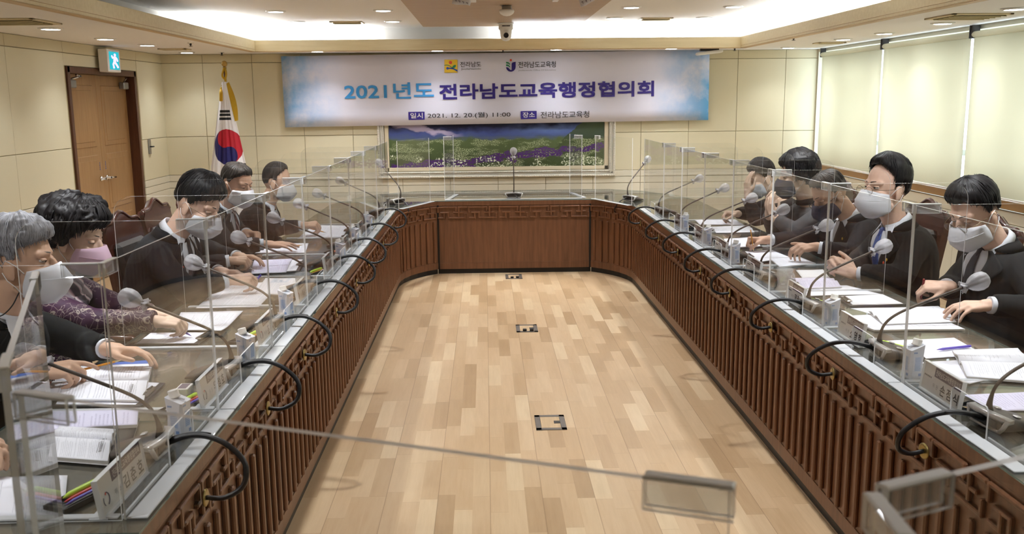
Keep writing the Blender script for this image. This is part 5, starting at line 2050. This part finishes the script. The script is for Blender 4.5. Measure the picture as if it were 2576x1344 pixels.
        MB().tube([Hd((.0875 - .010 * u_ * u_, sg * .031 + u_ * .0175, zl - .0015 * u_ * u_)) for u_ in (-1, -.5, 0, .5, 1)], [.0006, .0010, .0012, .0010, .0006], 6).build('lash_line', m_iris, eo)
        MB().sheet([[Hd((.0935 - .0035 * k - .0014 * k * k + .0002, sg * (.013 + .0105 * k), .0365 + .004 * sin(pi * k / 4) + zz * (.0042 - .0006 * k))) for zz in (-.5, 0, .5)] for k in range(5)], .0018, uv=False).build('eyebrow', brow or m_brow, o)
    # hair
    hairf(o, Hd, sh, hair, hairp or {})
    # mask
    if mask is not None:
        maskf(o, Hd, sh, mask)
    if glasses is not None:
        gd = MB()
        dz = .0 if glasses is not m_gdark else -.012
        for sg in (-1, 1):
            gd.tube([Hd((.116 - .004 * abs(cos(t_)) * .5, sg * .033 + .024 * cos(t_), .0 + dz + .018 * sin(t_))) for t_ in [2 * pi * k / 22 for k in range(23)]], .0013 * (1.6 if glasses is m_gdark else 1), 6)
            gd.tube([Hd((.114, sg * .057, .005 + dz)), Hd((.08, sg * .075, .004 + dz * .6)), Hd((.0, sg * .086, .006)), Hd((-.02, sg * .085, -.012))], .0014 * (1.5 if glasses is m_gdark else 1), 6)
        gd.tube([Hd((.116, -.010, .004 + dz)), Hd((.120, 0, .007 + dz)), Hd((.116, .010, .004 + dz))], .0013, 6)
        go = gd.build('spectacles', glasses, o)
        lm = MB()
        for sg in (-1, 1):
            lm.prism([(.022 * cos(2 * pi * k / 18), .016 * sin(2 * pi * k / 18)) for k in range(18)], Hd((.1155, sg * .033, dz)), rot @ V((0, 1, 0)) * sh, rot @ V((0, 0, 1)) * sh, .001)
        lm.build('lens', m_lens, go)
    # jacket
    loft(coat, -.08, .965, 18, 1.03, .010)
    cm = remesh(coat, .0095, 4, 'jacket', .5)
    nv_ = len(cm.vertices)
    co, no = [0.] * (nv_ * 3), [0.] * (nv_ * 3)
    cm.vertices.foreach_get('co', co)
    cm.vertices.foreach_get('normal', no)
    for i in range(0, nv_ * 3, 3):
        p = V(co[i:i + 3]) * 9
        w = noise.noise(p) * .0055 + noise.noise(p * 2.3 + V((3, 1, 7))) * .0028
        for k in range(3):
            co[i + k] += no[i + k] * w
    cm.vertices.foreach_set('co', co)
    cm.update()
    jk = putmesh(cm, 'jacket', jacket, o)
    OFF = .013

    def strip(t0, t1, a0, a1, off, mat, name, par, n=14, m_=8, th=.003):
        """patch of the chest surface between two angle functions"""
        g = [[surf(t0 + (t1 - t0) * i / n, a0(i / n) + (a1(i / n) - a0(i / n)) * j / m_, off, 1.03) for j in range(m_ + 1)] for i in range(n + 1)]
        g = g[::-1]
        return MB().sheet(g, th, uv=False).build(name, mat, par)
    if shirt is not None:
        so = strip(vt, .985, lambda k: -R(4 + vw * k), lambda k: R(4 + vw * k), OFF + .005, shirt, 'shirt_front', o)
        # collar standing round the neck
        q = MB()
        rs = []
        ax = (Hd((-.022, 0, -.075)) - N).normalized()
        f_ = (V((1, 0, 0)) - ax * ax.x).normalized()
        g_ = ax.cross(f_)
        cn = N + ax * .005
        for k in range(25):
            a = R(18 + 324 * k / 24)
            top = .036 if 5 < k < 19 else .030
            d = f_ * cos(a) + g_ * sin(a)
            r0 = .070 * s
            rs.append([cn + d * (r0 + .004), cn + d * (r0 - .003) + ax * top * s, cn + d * (r0 + .004) + ax * top * s, cn + d * (r0 + .014) + ax * .004 - V((0, 0, .006)), ])
        q.rings(rs, 0, True)
        for sg in (-1, 1):
            a = R(20) * sg
            d = f_ * cos(a) + g_ * sin(a)
            p0 = cn + d * (.074 * s) + ax * .028
            p1 = cn + (f_ * cos(a * 3) + g_ * sin(a * 3)) * .080 * s + ax * .024
            tip = surf(.90, sg * R(26), OFF + .014, 1.03)
            q.add([p0, p1, tip, p0 - f_ * .004, p1 - f_ * .004, tip - f_ * .004], [(0, 1, 2), (5, 4, 3), (0, 3, 4, 1), (1, 4, 5, 2), (2, 5, 3, 0)])
        q.build('shirt_collar', shirt, o)
        cuff.build('shirt_cuff', shirt, o)
    if tie is not None:
        to = strip(vt - .02, .955, lambda k: -R(6.5 - 2.5 * k), lambda k: R(6.5 - 2.5 * k), OFF + .012, tie, 'necktie', o, 14, 4)
        MB().cap_(surf(.985, 0, OFF + .004, 1.0), surf(.945, 0, OFF + .010, 1.03), .017 * s, .011 * s).build('tie_knot', tie, to)
    if lapel:
        for sg in (-1, 1):
            wl = lambda k: 4 + (30 * min(1, k * 1.5) if k < .66 else 30 - 36 * (k - .66) / .34 * .6)
            strip(vt - .03, .99, (lambda k, sg=sg: sg * R(3 + (vw - 1) * k)), (lambda k, sg=sg: sg * R(3 + (vw - 1) * k + wl(k))), OFF + .010, jacket, 'lapel', jk, 16, 5, .004)
        # jacket collar round the back of the neck
        q = MB()
        rs = []
        for k in range(25):
            a = R(40 + 280 * k / 24)
            tp = min(1, 6 * min(k, 24 - k) / 24)
            p = surf(.985, a, .006, 1.03)
            p2 = surf(1.0, a, .004, 1.02) + V((0, 0, .022 * tp))
            p3 = surf(.985 - .020 * tp, a, .008 + .002 * tp, 1.03)
            rs.append([p3, p2 + (p3 - p2) * .25, p2, p])
        q.rings(rs, 0, True)
        q.build('collar', jacket, jk)
    if pin is not None:
        for t_, a_, mt in pin:
            p = surf(t_, R(a_), OFF + .018, 1.03)
            MB().ell(p, (.004, .008, .009), None, 10, 8).build('lapel_pin', mt, jk)
    # legs below the table
    tr = MB()
    for sg in (-1, 1):
        hpj = Pv + V((.02, sg * .09, -.01))
        kn = hpj + V((.42, sg * .03, .0))
        an = V((kn.x + .02, kn.y, .09))
        tr.cap_(hpj, kn, .085, .065, 14).cap_(kn, an, .064, .046, 14)
    tr.ell(Pv + V((0, 0, .0)), (.14, .185, .11))
    putmesh(remesh(tr, .013, 2, 'trousers'), 'trousers', m_trous, o)
    for sg in (-1, 1):
        kn = Pv + V((.48, sg * .12, -.41))
        q = MB().ell(V((kn.x, kn.y, .05)), (.13, .045, .048), None, 16, 8).span((kn.x - .11, kn.y - .04, .0), (kn.x + .11, kn.y + .04, .02), 0, .008)
        q.build('shoe', m_shoe, o)
    info = dict(o=o, hands=hands, lo=lo, surf=surf, Hd=Hd, N=N, shd=shd, rot=rot, s=s, sh=sh, side=side, base=base)
    info['wo'] = lambda p: V((base[0] + p.x * side, base[1] + p.y * side, p.z))
    return info


def sleeve(a, b, r0, r1, n=9):
    d = (b - a).normalized()
    u = d.orthogonal().normalized()
    w = d.cross(u)
    rs = []
    for k in range(n + 1):
        t = k / n
        c = a.lerp(b, t)
        r_ = r0 + (r1 - r0) * t + .004 * sin(t * 17) * (1 - t)
        rs.append([c + (u * cos(2 * pi * i / 16) + w * sin(2 * pi * i / 16)) * r_ for i in range(16)])
    return rs


def hairf(o, Hd, sh, mat, p):
    """scalp cap: p may give thickness 'th', crown volume 'vol', hairline polar angles 'front','temple','side','back', lift"""
    th, vol = p.get('th', .014), p.get('vol', .010)
    fr, te, sd, bk = p.get('front', 52), p.get('temple', 74), p.get('side', 98), p.get('back', 118)
    bald = p.get('bald', 0.)
    thin = p.get('thin', .55)
    na, nf = 112, 30
    key = [(0, fr), (24, fr + p.get('dip', 0)), (44, fr + (te - fr) * .30), (60, fr + (te - fr) * .62), (70, te), (80, sd), (90, sd + 3), (97, sd - 14 if p.get('ear', True) else sd), (112, sd - 8 if p.get('ear', True) else sd), (126, bk - 4), (150, bk), (180, bk)]

    def lim(a):
        a = abs(a)
        for (a0, v0), (a1, v1) in zip(key, key[1:]):
            if a <= a1:
                k = (a - a0) / (a1 - a0)
                k = k * k * (3 - 2 * k)
                return v0 + (v1 - v0) * k
        return key[-1][1]
    c = V((-.010, 0, .030))
    rad = (.098, .077, .104)
    part = p.get('part', 0.)
    mb = MB()
    g = []
    seed = p.get('seed', 1) * 7.3
    for j in range(nf + 1):
        r_ = []
        for i in range(na + 1):
            a = -180 + 360 * i / na
            L = lim(a) + 2.2 * noise.noise(V((a * .35, seed, 0))) * p.get('rag', 1.)
            f = j / nf * L
            ph, az = R(f), R(a)
            d = V((sin(ph) * cos(az), sin(ph) * sin(az), cos(ph)))
            r0 = ellr(d, rad)
            e = 1 - (j / nf)
            thick = th * (1 - thin * min(1, max(0, (ph - R(35)) / R(50)))) * min(1, (e * 5) ** .6 + .12) + vol * cos(min(pi / 2, ph * .9)) ** 1.2
            if p.get('puff'):
                thick += p['puff'] * (1 - cos(az)) / 2 * sin(min(pi, ph * 1.25)) * min(1, e * 3 + .35)
            if p.get('sweep'):
                thick += p['sweep'] * max(0, cos(az)) * max(0, sin(ph * 1.2)) * min(1, e * 4 + .3)
            thick += p.get('wave', .004) * noise.noise(V((2.2 * d.x + seed, 2.2 * d.y, 2.2 * d.z))) + p.get('curl', 0.) * noise.noise(V((9 * d.x, 9 * d.y + seed, 9 * d.z)))
            if bald:
                thick -= (th + vol) * bald * max(0, 1 - (ph / R(42)) ** 2)
            thick += (.0028 * noise.noise(V((a * .30, ph * 1.2 + seed, 1))) + .0016 * noise.noise(V((a * 1.1, ph * 1.5, seed)))) * p.get('tex', 1.)
            if part:
                thick -= .006 * math.exp(-((a - part) / 7) ** 2) * (1 if ph < R(70) else 0)
            thick = max(thick, .0012)
            r_.append(c + d * (r0 + thick))
        g.append(r_)
    inner = [[c + (q - c) * (1 - .012 / max(.02, (q - c).length)) for q in r_] for r_ in g]
    # outer shell + underside
    G = [[Hd(q) for q in r_] for r_ in g]
    n0 = len(mb.v)
    mb.v += [q for r_ in G for q in r_] + [Hd(q) for q in inner[-1]]
    I = lambda i, j: n0 + j * (na + 1) + i
    for j in range(nf):
        for i in range(na):
            mb.uv[len(mb.f)] = [(x / na, y / nf) for x, y in ((i, j), (i, j + 1), (i + 1, j + 1), (i + 1, j))]
            mb.f.append((I(i, j), I(i, j + 1), I(i + 1, j + 1), I(i + 1, j)))
            mb.m.append(0)
            mb.s.append(True)
    for i in range(na):
        mb.uv[len(mb.f)] = [(i / na, 1)] * 4
        mb.f.append((I(i, nf), I(i, nf + 1), I(i + 1, nf + 1), I(i + 1, nf)))
        mb.m.append(0)
        mb.s.append(False)
    # loose strands and locks lying along the cap
    rnd = random.Random(int(seed * 10))
    for k in range(p.get('locks', 46) * 2):
        a = rnd.uniform(-180, 180)
        L = lim(a)
        f0, f1 = rnd.uniform(.25, .6) * L, min(L + rnd.uniform(-2, 5), L + 4)
        tw = rnd.uniform(-14, 14) + p.get('fall', 0)
        pts, rr = [], []
        for m_ in range(7):
            t = m_ / 6
            ph, az = R(f0 + (f1 - f0) * t), R(a + tw * t)
            d = V((sin(ph) * cos(az), sin(ph) * sin(az), cos(ph)))
            e = 1 - (f0 + (f1 - f0) * t) / L
            tk = th * (1 - thin * min(1, max(0, (ph - R(35)) / R(50)))) * min(1, (max(0, e) * 5) ** .6 + .12) + vol * cos(min(pi / 2, ph * .9)) ** 1.2
            if p.get('puff'):
                tk += p['puff'] * (1 - cos(az)) / 2 * sin(min(pi, ph * 1.25)) * min(1, max(0, e) * 3 + .35)
            if p.get('sweep'):
                tk += p['sweep'] * max(0, cos(az)) * max(0, sin(ph * 1.2)) * min(1, max(0, e) * 4 + .3)
            if bald:
                tk -= (th + vol) * bald * max(0, 1 - (ph / R(42)) ** 2)
            pts.append(Hd(c + d * (ellr(d, rad) + max(tk, .001) + .0005 * sin(m_))))
            rr.append(.0022 * sh * sin(pi * (.12 + .80 * t)) * p.get('lockr', 1.))
        f_ = len(mb.f)
        mb.tube(pts, rr, 6)
        for q in range(f_, len(mb.f)):
            mb.uv[q] = [(k / 46 + .01 * m_, .5 + .1 * m_) for m_ in range(len(mb.f[q]))]
    mb.build('hair', mat, o)


def maskf(o, Hd, sh, mat):
    cen = [(.116, .006), (.130, -.014), (.150, -.042), (.151, -.064), (.130, -.100), (.098, -.128), (.060, -.134)]
    edge = [(.044, -.016), (.039, -.028), (.033, -.046), (.030, -.060), (.029, -.074), (.029, -.088), (.030, -.096)]
    nc = 17
    g = []
    for (cx_, cz), (ex, ez) in zip(cen, edge):
        r_ = []
        for j in range(nc):
            u = -1 + 2 * j / (nc - 1)
            f = abs(u) ** 2.1
            y = .082 * math.copysign(abs(u) ** .85, u)
            r_.append(Hd((cx_ + (ex - cx_) * f, y, cz + (ez - cz) * abs(u) ** 1.3)))
        g.append(r_)
    mo = MB().sheet(g[::-1], .0025, uv=False).build('face_mask', mat, o)
    q = MB()
    for sg in (-1, 1):
        q.tube([Hd((.036, sg * .082, -.022)), Hd((.012, sg * .0865, .004)), Hd((-.014, sg * .091, .020)), Hd((-.026, sg * .088, .004))], .0016, 6)
        q.tube([Hd((.028, sg * .082, -.088)), Hd((.010, sg * .0845, -.064)), Hd((-.012, sg * .088, -.044)), Hd((-.026, sg * .088, -.018))], .0016, 6)
    q.build('ear_loop', m_loop, mo)
    q = MB()
    q.tube([Hd((a + .0012, y, z)) for a, y, z in [(.150 + (.033 - .150) * abs(u) ** 2.1, .082 * math.copysign(abs(u) ** .85, u), -.042 + (-.046 + .042) * abs(u) ** 1.3) for u in [-.9 + 1.8 * k / 16 for k in range(17)]]], .0009, 5)
    q.build('fold_seam', mat, mo)


def penhand(inf, rgt, kind, label, L=.145, back=None, thru=.03):
    """put a pen through the grip of a hand: index and thumb tips to the web"""
    h = inf['hands'][rgt]
    a = (h['tips'][0] + h['tips'][4]) / 2
    d = (h['web'] - a).normalized() if back is None else V((back[0] * inf['side'], back[1] * inf['side'], back[2])).normalized()
    p0, p1 = inf['wo'](a - d * thru), inf['wo'](a + d * (L - thru))
    if p0.z < TZ + .004:
        p0.z = TZ + .004
    return pen(p0, p1, kind, label)


m_jnavy = fabric('suit_navy', '0f1018')
m_jblack = fabric('suit_black', '0b0b0d')
m_jchar = fabric('suit_charcoal', '1b1c1e', 300)
m_jgrey = fabric('cardigan_grey', '4b4b4e', 160, .2)
m_jbrown = fabric('jacket_dark_brown', '171313')
m_tblue = M('tie_blue', '2f4f96', .5, bump=.1, bs=400)
m_tdark = M('tie_dark', '1d1d2c', .6)


def stripes():
    t = NT('tie_striped_maroon')
    vec = t.coord('Object')
    w = t.n('ShaderNodeTexWave', bands_direction='DIAGONAL')
    w.inputs['Scale'].default_value = 9
    w.inputs['Distortion'].default_value = .4
    t.l(vec, w.inputs['Vector'])
    t.bsdf(t.ramp(w.outputs[0], [(.80, lin('4a1f2c')), (.88, lin('c8b8b8'))]), .55)
    return t.m


def floral():
    t = NT('embroidered_purple_jacket')
    vec = t.coord('Object')
    nz = t.n('ShaderNodeTexNoise')
    nz.inputs['Scale'].default_value = 9
    t.l(vec, nz.inputs['Vector'])
    ad = t.n('ShaderNodeVectorMath', operation='MULTIPLY_ADD')
    t.l(nz.outputs[1], ad.inputs[0])
    ad.inputs[1].default_value = (.10, .10, .10)
    t.l(vec, ad.inputs[2])
    v = t.n('ShaderNodeTexVoronoi', feature='DISTANCE_TO_EDGE')
    v.inputs['Scale'].default_value = 40
    t.l(ad.outputs[0], v.inputs['Vector'])
    v2 = t.n('ShaderNodeTexVoronoi', feature='F1')
    v2.inputs['Scale'].default_value = 24
    t.l(ad.outputs[0], v2.inputs['Vector'])
    ring = t.math('LESS_THAN', t.math('ABSOLUTE', t.math('SUBTRACT', v2.outputs[0], .30)), .05)
    line = t.math('LESS_THAN', v.outputs[0], .028)
    f = t.math('MULTIPLY', t.math('MAXIMUM', ring, line), t.math('GREATER_THAN', t.noise(vec, 11, 2), .43))
    base = t.mix(t.noise(vec, 5, 3), lin('1f0f1f'), lin('431a3e'))
    t.bsdf(t.mix(f, base, lin('9a8e84')), .6, 0, .3, f, .3, .004)
    return t.m


# ---- door side
def pz(px, py, z=.83):
    return onz(px, py, z)


HM = dict(th=.013, vol=.014)
# L0: beyond the lower corner of the view, only the folded hands reach in
p0 = person('person at the lower door-side corner of the view, only folded hands showing', (-1.93, 2.58), 1, (-1.75, 2.58, 1.22), 14, 0, 0,
            dict(w=(-1.50, 2.40, .835), x=(.8, .45, -.05), z=(.1, -.5, .85), pose='rest'), dict(w=(-1.49, 2.58, .83), x=(.75, -.5, -.05), z=(0, .4, .9), pose='rest'), m_jblack, m_shirt, m_tdark, m_hdark, HM, m_maskw)
# L1: grey-haired man
p1 = person('grey-haired man in a black suit and white mask holding a pencil over a booklet', (-1.93, 3.42), 1, (-1.715, 3.40, 1.222), 2, 6, -2,
            dict(w=(-1.60, 3.215, .835), x=(.95, .30, .02), z=(-.05, -.35, .95), pose='point', cuff=.74, hint=(-.4, -.5, -.75)),
            dict(w=(-1.455, 3.50, .832), x=(.95, -.12, -.05), z=(.0, .25, .95), pose='rest', cuff=.76), m_jblack, m_shirt, None, m_hgrey, dict(th=.017, vol=.016, front=62, temple=72, side=100, back=122, wave=.018, curl=.006, sweep=.008, rag=2., seed=3, locks=80, tex=1.5, fall=10), m_maskw, m_browg, 'm', 1.10, eyelook=.4, hs=1.05)
h = p1['hands'][True]
a = p1['wo'](h['tips'][0])
pen(a + V((.075, .03, .022)), a + V((-.10, -.04, -.006)), 'orange', 'orange pencil held by the grey-haired man')
MB().tube([p1['shd'][False][1].lerp(p1['shd'][False][2], .90) + V((0, 0, 0)), p1['shd'][False][1].lerp(p1['shd'][False][2], .97)], [.0335, .033], 18).build('watch_strap', m_gdark, p1['o'])
m_beads = M('mask_chain', '5a6a5a', .3, .4)
Hd = p1['Hd']
MB().tube(bez([Hd((.02, -.086, -.08)), Hd((.0, -.09, -.12)), Hd((-.03, -.085, -.15)), Hd((-.07, -.05, -.165)), Hd((-.09, 0, -.165))], 20), .0025, 6).build('mask_cord', m_black, p1['o'])
# L2: woman in embroidered purple jacket
m_flor = floral()
p2 = person('woman in an embroidered purple jacket with scarf and pink mask, writing', (-2.03, 4.22), 1, (-1.862, 4.20, 1.195), 16, -4, 0,
            dict(w=(-1.43, 3.93, .828), x=(.95, .22, -.08), z=(-.05, -.30, .95), pose='pen', cuff=.97, s=.93, hint=(-.4, -.6, -.7)),
            dict(w=(-1.53, 4.14, .828), x=(.95, -.18, -.05), z=(0, .2, .95), pose='rest', cuff=.96, s=.93), m_flor, None, None, m_hblack, dict(th=.026, vol=.022, front=66, temple=92, side=118, back=140, ear=False, thin=0., puff=.036, sweep=.012, wave=.022, curl=.013, seed=5, locks=110, tex=2.4, rag=3., lockr=1.4), m_maskp, m_brow, 'w', 1.06, woman=True, lapel=False, eyelook=1., hs=1.08)
penhand(p2, True, 'purple', 'purple pen in the hand of the woman in purple', .15, (-.75, .30, .35), .045)


def scarf(inf):
    o, surf, N, Hd_, s = inf['o'], inf['surf'], inf['N'], inf['Hd'], inf['s']
    t = NT('silk_scarf')
    vec = t.coord('Object')
    w = t.n('ShaderNodeTexWave', bands_direction='DIAGONAL')
    w.inputs['Scale'].default_value = 4.2
    w.inputs['Distortion'].default_value = 3.
    t.l(vec, w.inputs['Vector'])
    t.bsdf(t.ramp(w.outputs[0], [(.2, lin('57505c')), (.42, lin('c9a9b4')), (.6, lin('dcd3d8')), (.85, lin('8a7f88'))]), .75, spec=.15, sheen=.1)
    q = MB()
    g = []
    for k in range(15):
        w_ = k / 14
        r_ = []
        for i in range(57):
            a = 2 * pi * i / 56
            fr_ = max(0, cos(a))
            rr = (.066 + .062 * w_ ** .8 + .020 * fr_ * w_ + .012 * sin(w_ * 17 + 1.6 * sin(a)) * (.3 + w_)) * s
            z_ = .050 - .085 * w_ - fr_ ** 1.5 * (.02 + .085 * w_) + .004 * sin(5 * a + 9 * w_)
            r_.append(N + V((cos(a) * rr, sin(a) * rr * 1.06, z_)))
        g.append(r_)
    q.sheet(g[::-1], .004, uv=False)
    g = []
    for i in range(13):
        t_ = i / 12
        c = surf(.90 - .42 * t_, R(-8 - 6 * t_), .045 - .01 * t_, 1.03)
        g.append([c + V((.012 * sin(2.6 * u) + .006, u * (.040 + .012 * t_), .0)) for u in (-1, -.66, -.33, 0, .33, .66, 1)])
    q.sheet(g[::-1], .006, uv=False)
    q.build('scarf', t.m, o)


scarf(p2)
# L3: bowing black-haired man
p3 = person('bowing black-haired man in a dark navy suit writing with a purple pen', (-1.90, 5.02), 1, (-1.555, 5.0, 1.255), 30, -14, 0,
            dict(w=(-1.37, 4.90, .832), x=(.95, .28, -.02), z=(-.05, -.5, .85), pose='pen', cuff=.80, hint=(-.4, -.6, -.7)),
            dict(w=(-1.50, 5.16, .825), x=(.95, -.2, -.05), z=(0, .2, .95), pose='rest', cuff=.82), m_jnavy, m_shirt, m_tdark, m_hblack, dict(th=.018, vol=.018, front=64, temple=84, side=100, back=118, seed=8, locks=90, sweep=.008, wave=.010), m_maskw, m_brow, 'p', 1.08, glasses=m_gframe, eyelook=1., pin=[(.80, -24, m_red)], hs=1.1, lean=.02)
penhand(p3, True, 'purple', 'purple pen in the hand of the bowing man', .14, (.45, .25, .62), .07)
# L4: hidden behind the bowing man
p4 = person('dark-suited man hidden behind the bowing man, hands showing with a silver pen', (-2.0, 5.83), 1, (-1.80, 5.83, 1.15), 24, 0, 0,
            dict(w=(-1.545, 5.52, .835), x=(.95, .35, -.02), z=(-.05, -.4, .9), pose='pen', cuff=.90, hint=(-.4, -.6, -.7)),
            dict(w=(-1.545, 5.72, .84), x=(.95, -.15, -.05), z=(0, .2, .95), pose='rest', cuff=.85), m_jchar, m_shirt, m_tdark, m_hdark, HM, m_maskw, eyelook=1., s=1.0)
penhand(p4, True, 'white', 'silver pen in the hand of the man hidden in the door-side row', .14, (-.75, .05, .55), .05)
# L5: man with striped tie
p5 = person('man with thinning hair, striped maroon tie and white mask looking down', (-2.0, 6.60), 1, (-1.763, 6.58, 1.228), 20, -26, 0,
            dict(w=(-1.50, 6.31, .828), x=(.97, .22, -.05), z=(0, -.15, .98), pose='flat', cuff=.80),
            dict(w=(-1.74, 6.70, .84), x=(.70, -.35, .0), z=(.0, .15, .95), pose='fist', cuff=.85), m_jbrown, m_shirtb, stripes(), m_hsalt, dict(th=.012, vol=.006, front=54, temple=78, side=98, back=118, seed=12, bald=.9, locks=60), m_maskw, m_brow, 'd', 1.08, eyelook=1., hs=1.05)
h = p5['hands'][True]
a = p5['wo'](h['tips'][2])
pen(a + V((.03, .07, .015)), a + V((-.12, -.02, .022)), 'orange', 'orange pencil under the flat hand of the man with the striped tie')
# L6: farthest man on the door side
p6 = person('farthest man on the door side, receding hair, dark jacket, profile to the window', (-1.90, 7.40), 1, (-1.655, 7.38, 1.168), 10, -4, 0,
            dict(w=(-1.405, 7.08, .835), x=(.97, .25, .05), z=(-.05, -.3, .93), pose='pen', cuff=.84, hint=(-.6, -.1, -.8)),
            dict(w=None), m_jbrown, m_shirt, None, m_hsalt, dict(th=.012, vol=.008, front=38, temple=70, side=98, back=120, seed=14, locks=60), m_maskw, m_brow, 'm', 1.06, eyelook=.8, lapel=True, hs=1.02, vw=14)
penhand(p6, True, 'orange', 'orange pencil in the hand of the farthest man on the door side', .15, (-.85, .1, .22), .06)
# ---- window side
# R2: man with the red pen
q2 = person('man in a charcoal suit with spectacles and white mask writing with a red pen', (2.52, 4.40), -1, (2.365, 4.37, 1.235), 28, 20, 0,
            dict(w=(2.245, 4.36, .850), x=(-.75, .22, -.02), z=(.1, -.45, .88), pose='pen', cuff=.90, hint=(-.5, -.7, -.5)),
            dict(w=(2.275, 4.02, .838), x=(-.95, .15, -.08), z=(-.1, -.15, .95), pose='rest', cuff=.92), m_jchar, m_shirt, m_tdark, m_hblack, dict(th=.016, vol=.016, front=56, temple=74, side=102, back=116, seed=21, locks=80, sweep=.012, part=-40, dip=-4, wave=.012), m_maskw, m_brow, 'p', 1.08, glasses=m_gframe, eyelook=1., hs=1.10)
penhand(q2, True, 'maroon', 'dark red and gold pen in the hand of the man in the charcoal suit', .15, (.02, -.12, .95), .028)
# R3: man with the blue tie
q3 = person('man in a black suit with blue tie, spectacles and white mask, hands clasped', (2.43, 5.16), -1, (2.258, 5.14, 1.280), 0, 14, 0,
            dict(w=(2.065, 5.16, .850), x=(-.78, -.34, .38), z=(-.25, .80, .45), pose='clasp', cuff=.86, s=1.04),
            dict(w=(2.060, 5.02, .845), x=(-.74, .36, .38), z=(-.25, -.80, .45), pose='clasp', cuff=.84, s=1.04), m_jblack, m_shirt, m_tblue, m_hblack, dict(th=.017, vol=.024, front=38, temple=64, side=102, back=124, wave=.008, seed=24, locks=80, sweep=-.004, tex=.6, rag=.4), m_maskw, m_brow, 'p', 1.10, glasses=m_gframe, eyelook=.0, pin=[(.73, 27, m_gold), (.69, 20, m_red)], hs=1.12)
# R4: man in the navy mask
q4 = person('man in a navy jacket with navy mask and dark spectacles leaning over his papers', (2.44, 5.95), -1, (2.235, 5.92, 1.172), 34, 10, 0,
            dict(w=(1.865, 6.08, .835), x=(-.95, .22, .0), z=(.05, .3, .9), pose='fist', cuff=.78, hint=(-.4, -.6, -.6)),
            dict(w=(2.055, 5.66, .835), x=(-.97, -.12, -.05), z=(-.05, -.3, .93), pose='clasp', cuff=.80), m_jnavy, m_shirt, None, m_hsalt, dict(th=.012, vol=.008, front=48, temple=76, side=98, back=116, seed=27, bald=.55, locks=70), m_maskn, m_brow, 'd', 1.06, glasses=m_gdark, eyelook=1., pin=[(.80, 30, m_gold)], hs=1.08, vw=9)
h = q4['hands'][True]
a = q4['wo'](h['tips'][0])
pen(a + V((-.01, -.01, -.045)), a + V((-.035, .0, .105)), 'orange', 'orange pencil upright in the fist of the man in the navy mask')
# R5: long-haired person in a grey cardigan
q5 = person('long-haired person in a grey cardigan resting clasped hands against the chin', (2.50, 6.70), -1, (2.268, 6.68, 1.225), 8, -8, 0,
            dict(w=(2.085, 6.72, .945), x=(-.22, -.18, .93), z=(-.85, .5, -.1), pose='rest', cuff=.80, e=(2.17, 6.88, .848), s=.94),
            dict(w=(2.085, 6.60, .945), x=(-.22, .20, .93), z=(-.85, -.5, -.1), pose='rest', cuff=.80, e=(2.20, 6.46, .848), s=.94), m_jgrey, None, None, m_hblack, dict(th=.022, vol=.018, front=62, temple=100, side=128, back=146, ear=False, thin=0., puff=.022, wave=.012, curl=.005, seed=31, locks=120, rag=2., lockr=1.2), m_maskn, m_brow, 'w', 1.06, lapel=False, woman=True, eyelook=1., hs=1.1)
MB().tube([q5['N'] + V((.072 * cos(a) * 1.1, .08 * sin(a), .012 - .02 * cos(a))) for a in [2 * pi * k / 24 for k in range(25)]], .022, 10).build('black_collar', m_jblack, q5['o'])
# R6: person propping the forehead
q6 = person('person in a dark jacket and pale mask propping the forehead on one hand', (2.47, 7.42), -1, (2.232, 7.40, 1.150), 22, 6, 0,
            dict(w=(2.06, 7.50, .845), x=(-.9, -.1, .05), z=(.05, .4, .88), pose='pen', cuff=.86),
            dict(w=(2.100, 7.335, 1.035), x=(-.05, .02, .98), z=(-.9, -.3, .02), pose='rest', cuff=.72, e=(2.135, 7.22, .850)), m_jbrown, None, None, m_hblack, dict(th=.016, vol=.012, front=54, temple=80, side=100, back=116, seed=35, locks=70), m_maskg, m_brow, 'w', 1.04, eyelook=1., lapel=False, hs=1.05)
penhand(q6, True, 'white', 'white pen in the hand of the person propping the forehead', .14, (-.4, -.3, .3), .10)

# ------------------------------------------------------------------ chairs behind the people
pch = None
CHL = ['dark wooden chair at the camera-end place, door side', 'dark wooden chair behind the grey-haired man', 'dark wooden chair behind the woman in purple', 'dark wooden chair with carved crest behind the bowing man', 'dark wooden chair of the man hidden in the door-side row', 'dark wooden chair behind the man with the striped tie', 'dark wooden chair behind the farthest man on the door side']
for i, y in enumerate([2.58, 3.42, 4.22, 5.0, 5.83, 6.6, 7.4]):
    loc = (-1.98 - (.05 if i not in (3, 4) else 0), y, 0)
    if pch is None:
        pch = chair(loc, 0, CHL[i])
    else:
        dup(pch, loc, R([0, 0, 0, 3, -2, 0, 0][i]), CHL[i])
for i, (y, n) in enumerate([(2.78, 'empty dark wooden chair at the camera-end place, window side'), (3.58, 'empty dark wooden chair behind the open booklet, window side'), (4.40, 'dark wooden chair behind the man with the red pen'), (5.16, 'dark wooden chair behind the man with the blue tie'), (5.95, 'dark wooden chair behind the man in the navy mask'), (6.70, 'dark wooden chair behind the long-haired person in grey'), (7.42, 'dark wooden chair behind the person propping the forehead')]):
    dup(pch, (2.58, y, 0), pi + R([0, 0, -4, 2, 0, 3, 0][i]), n)
bpy.data.scenes.remove(SCR)
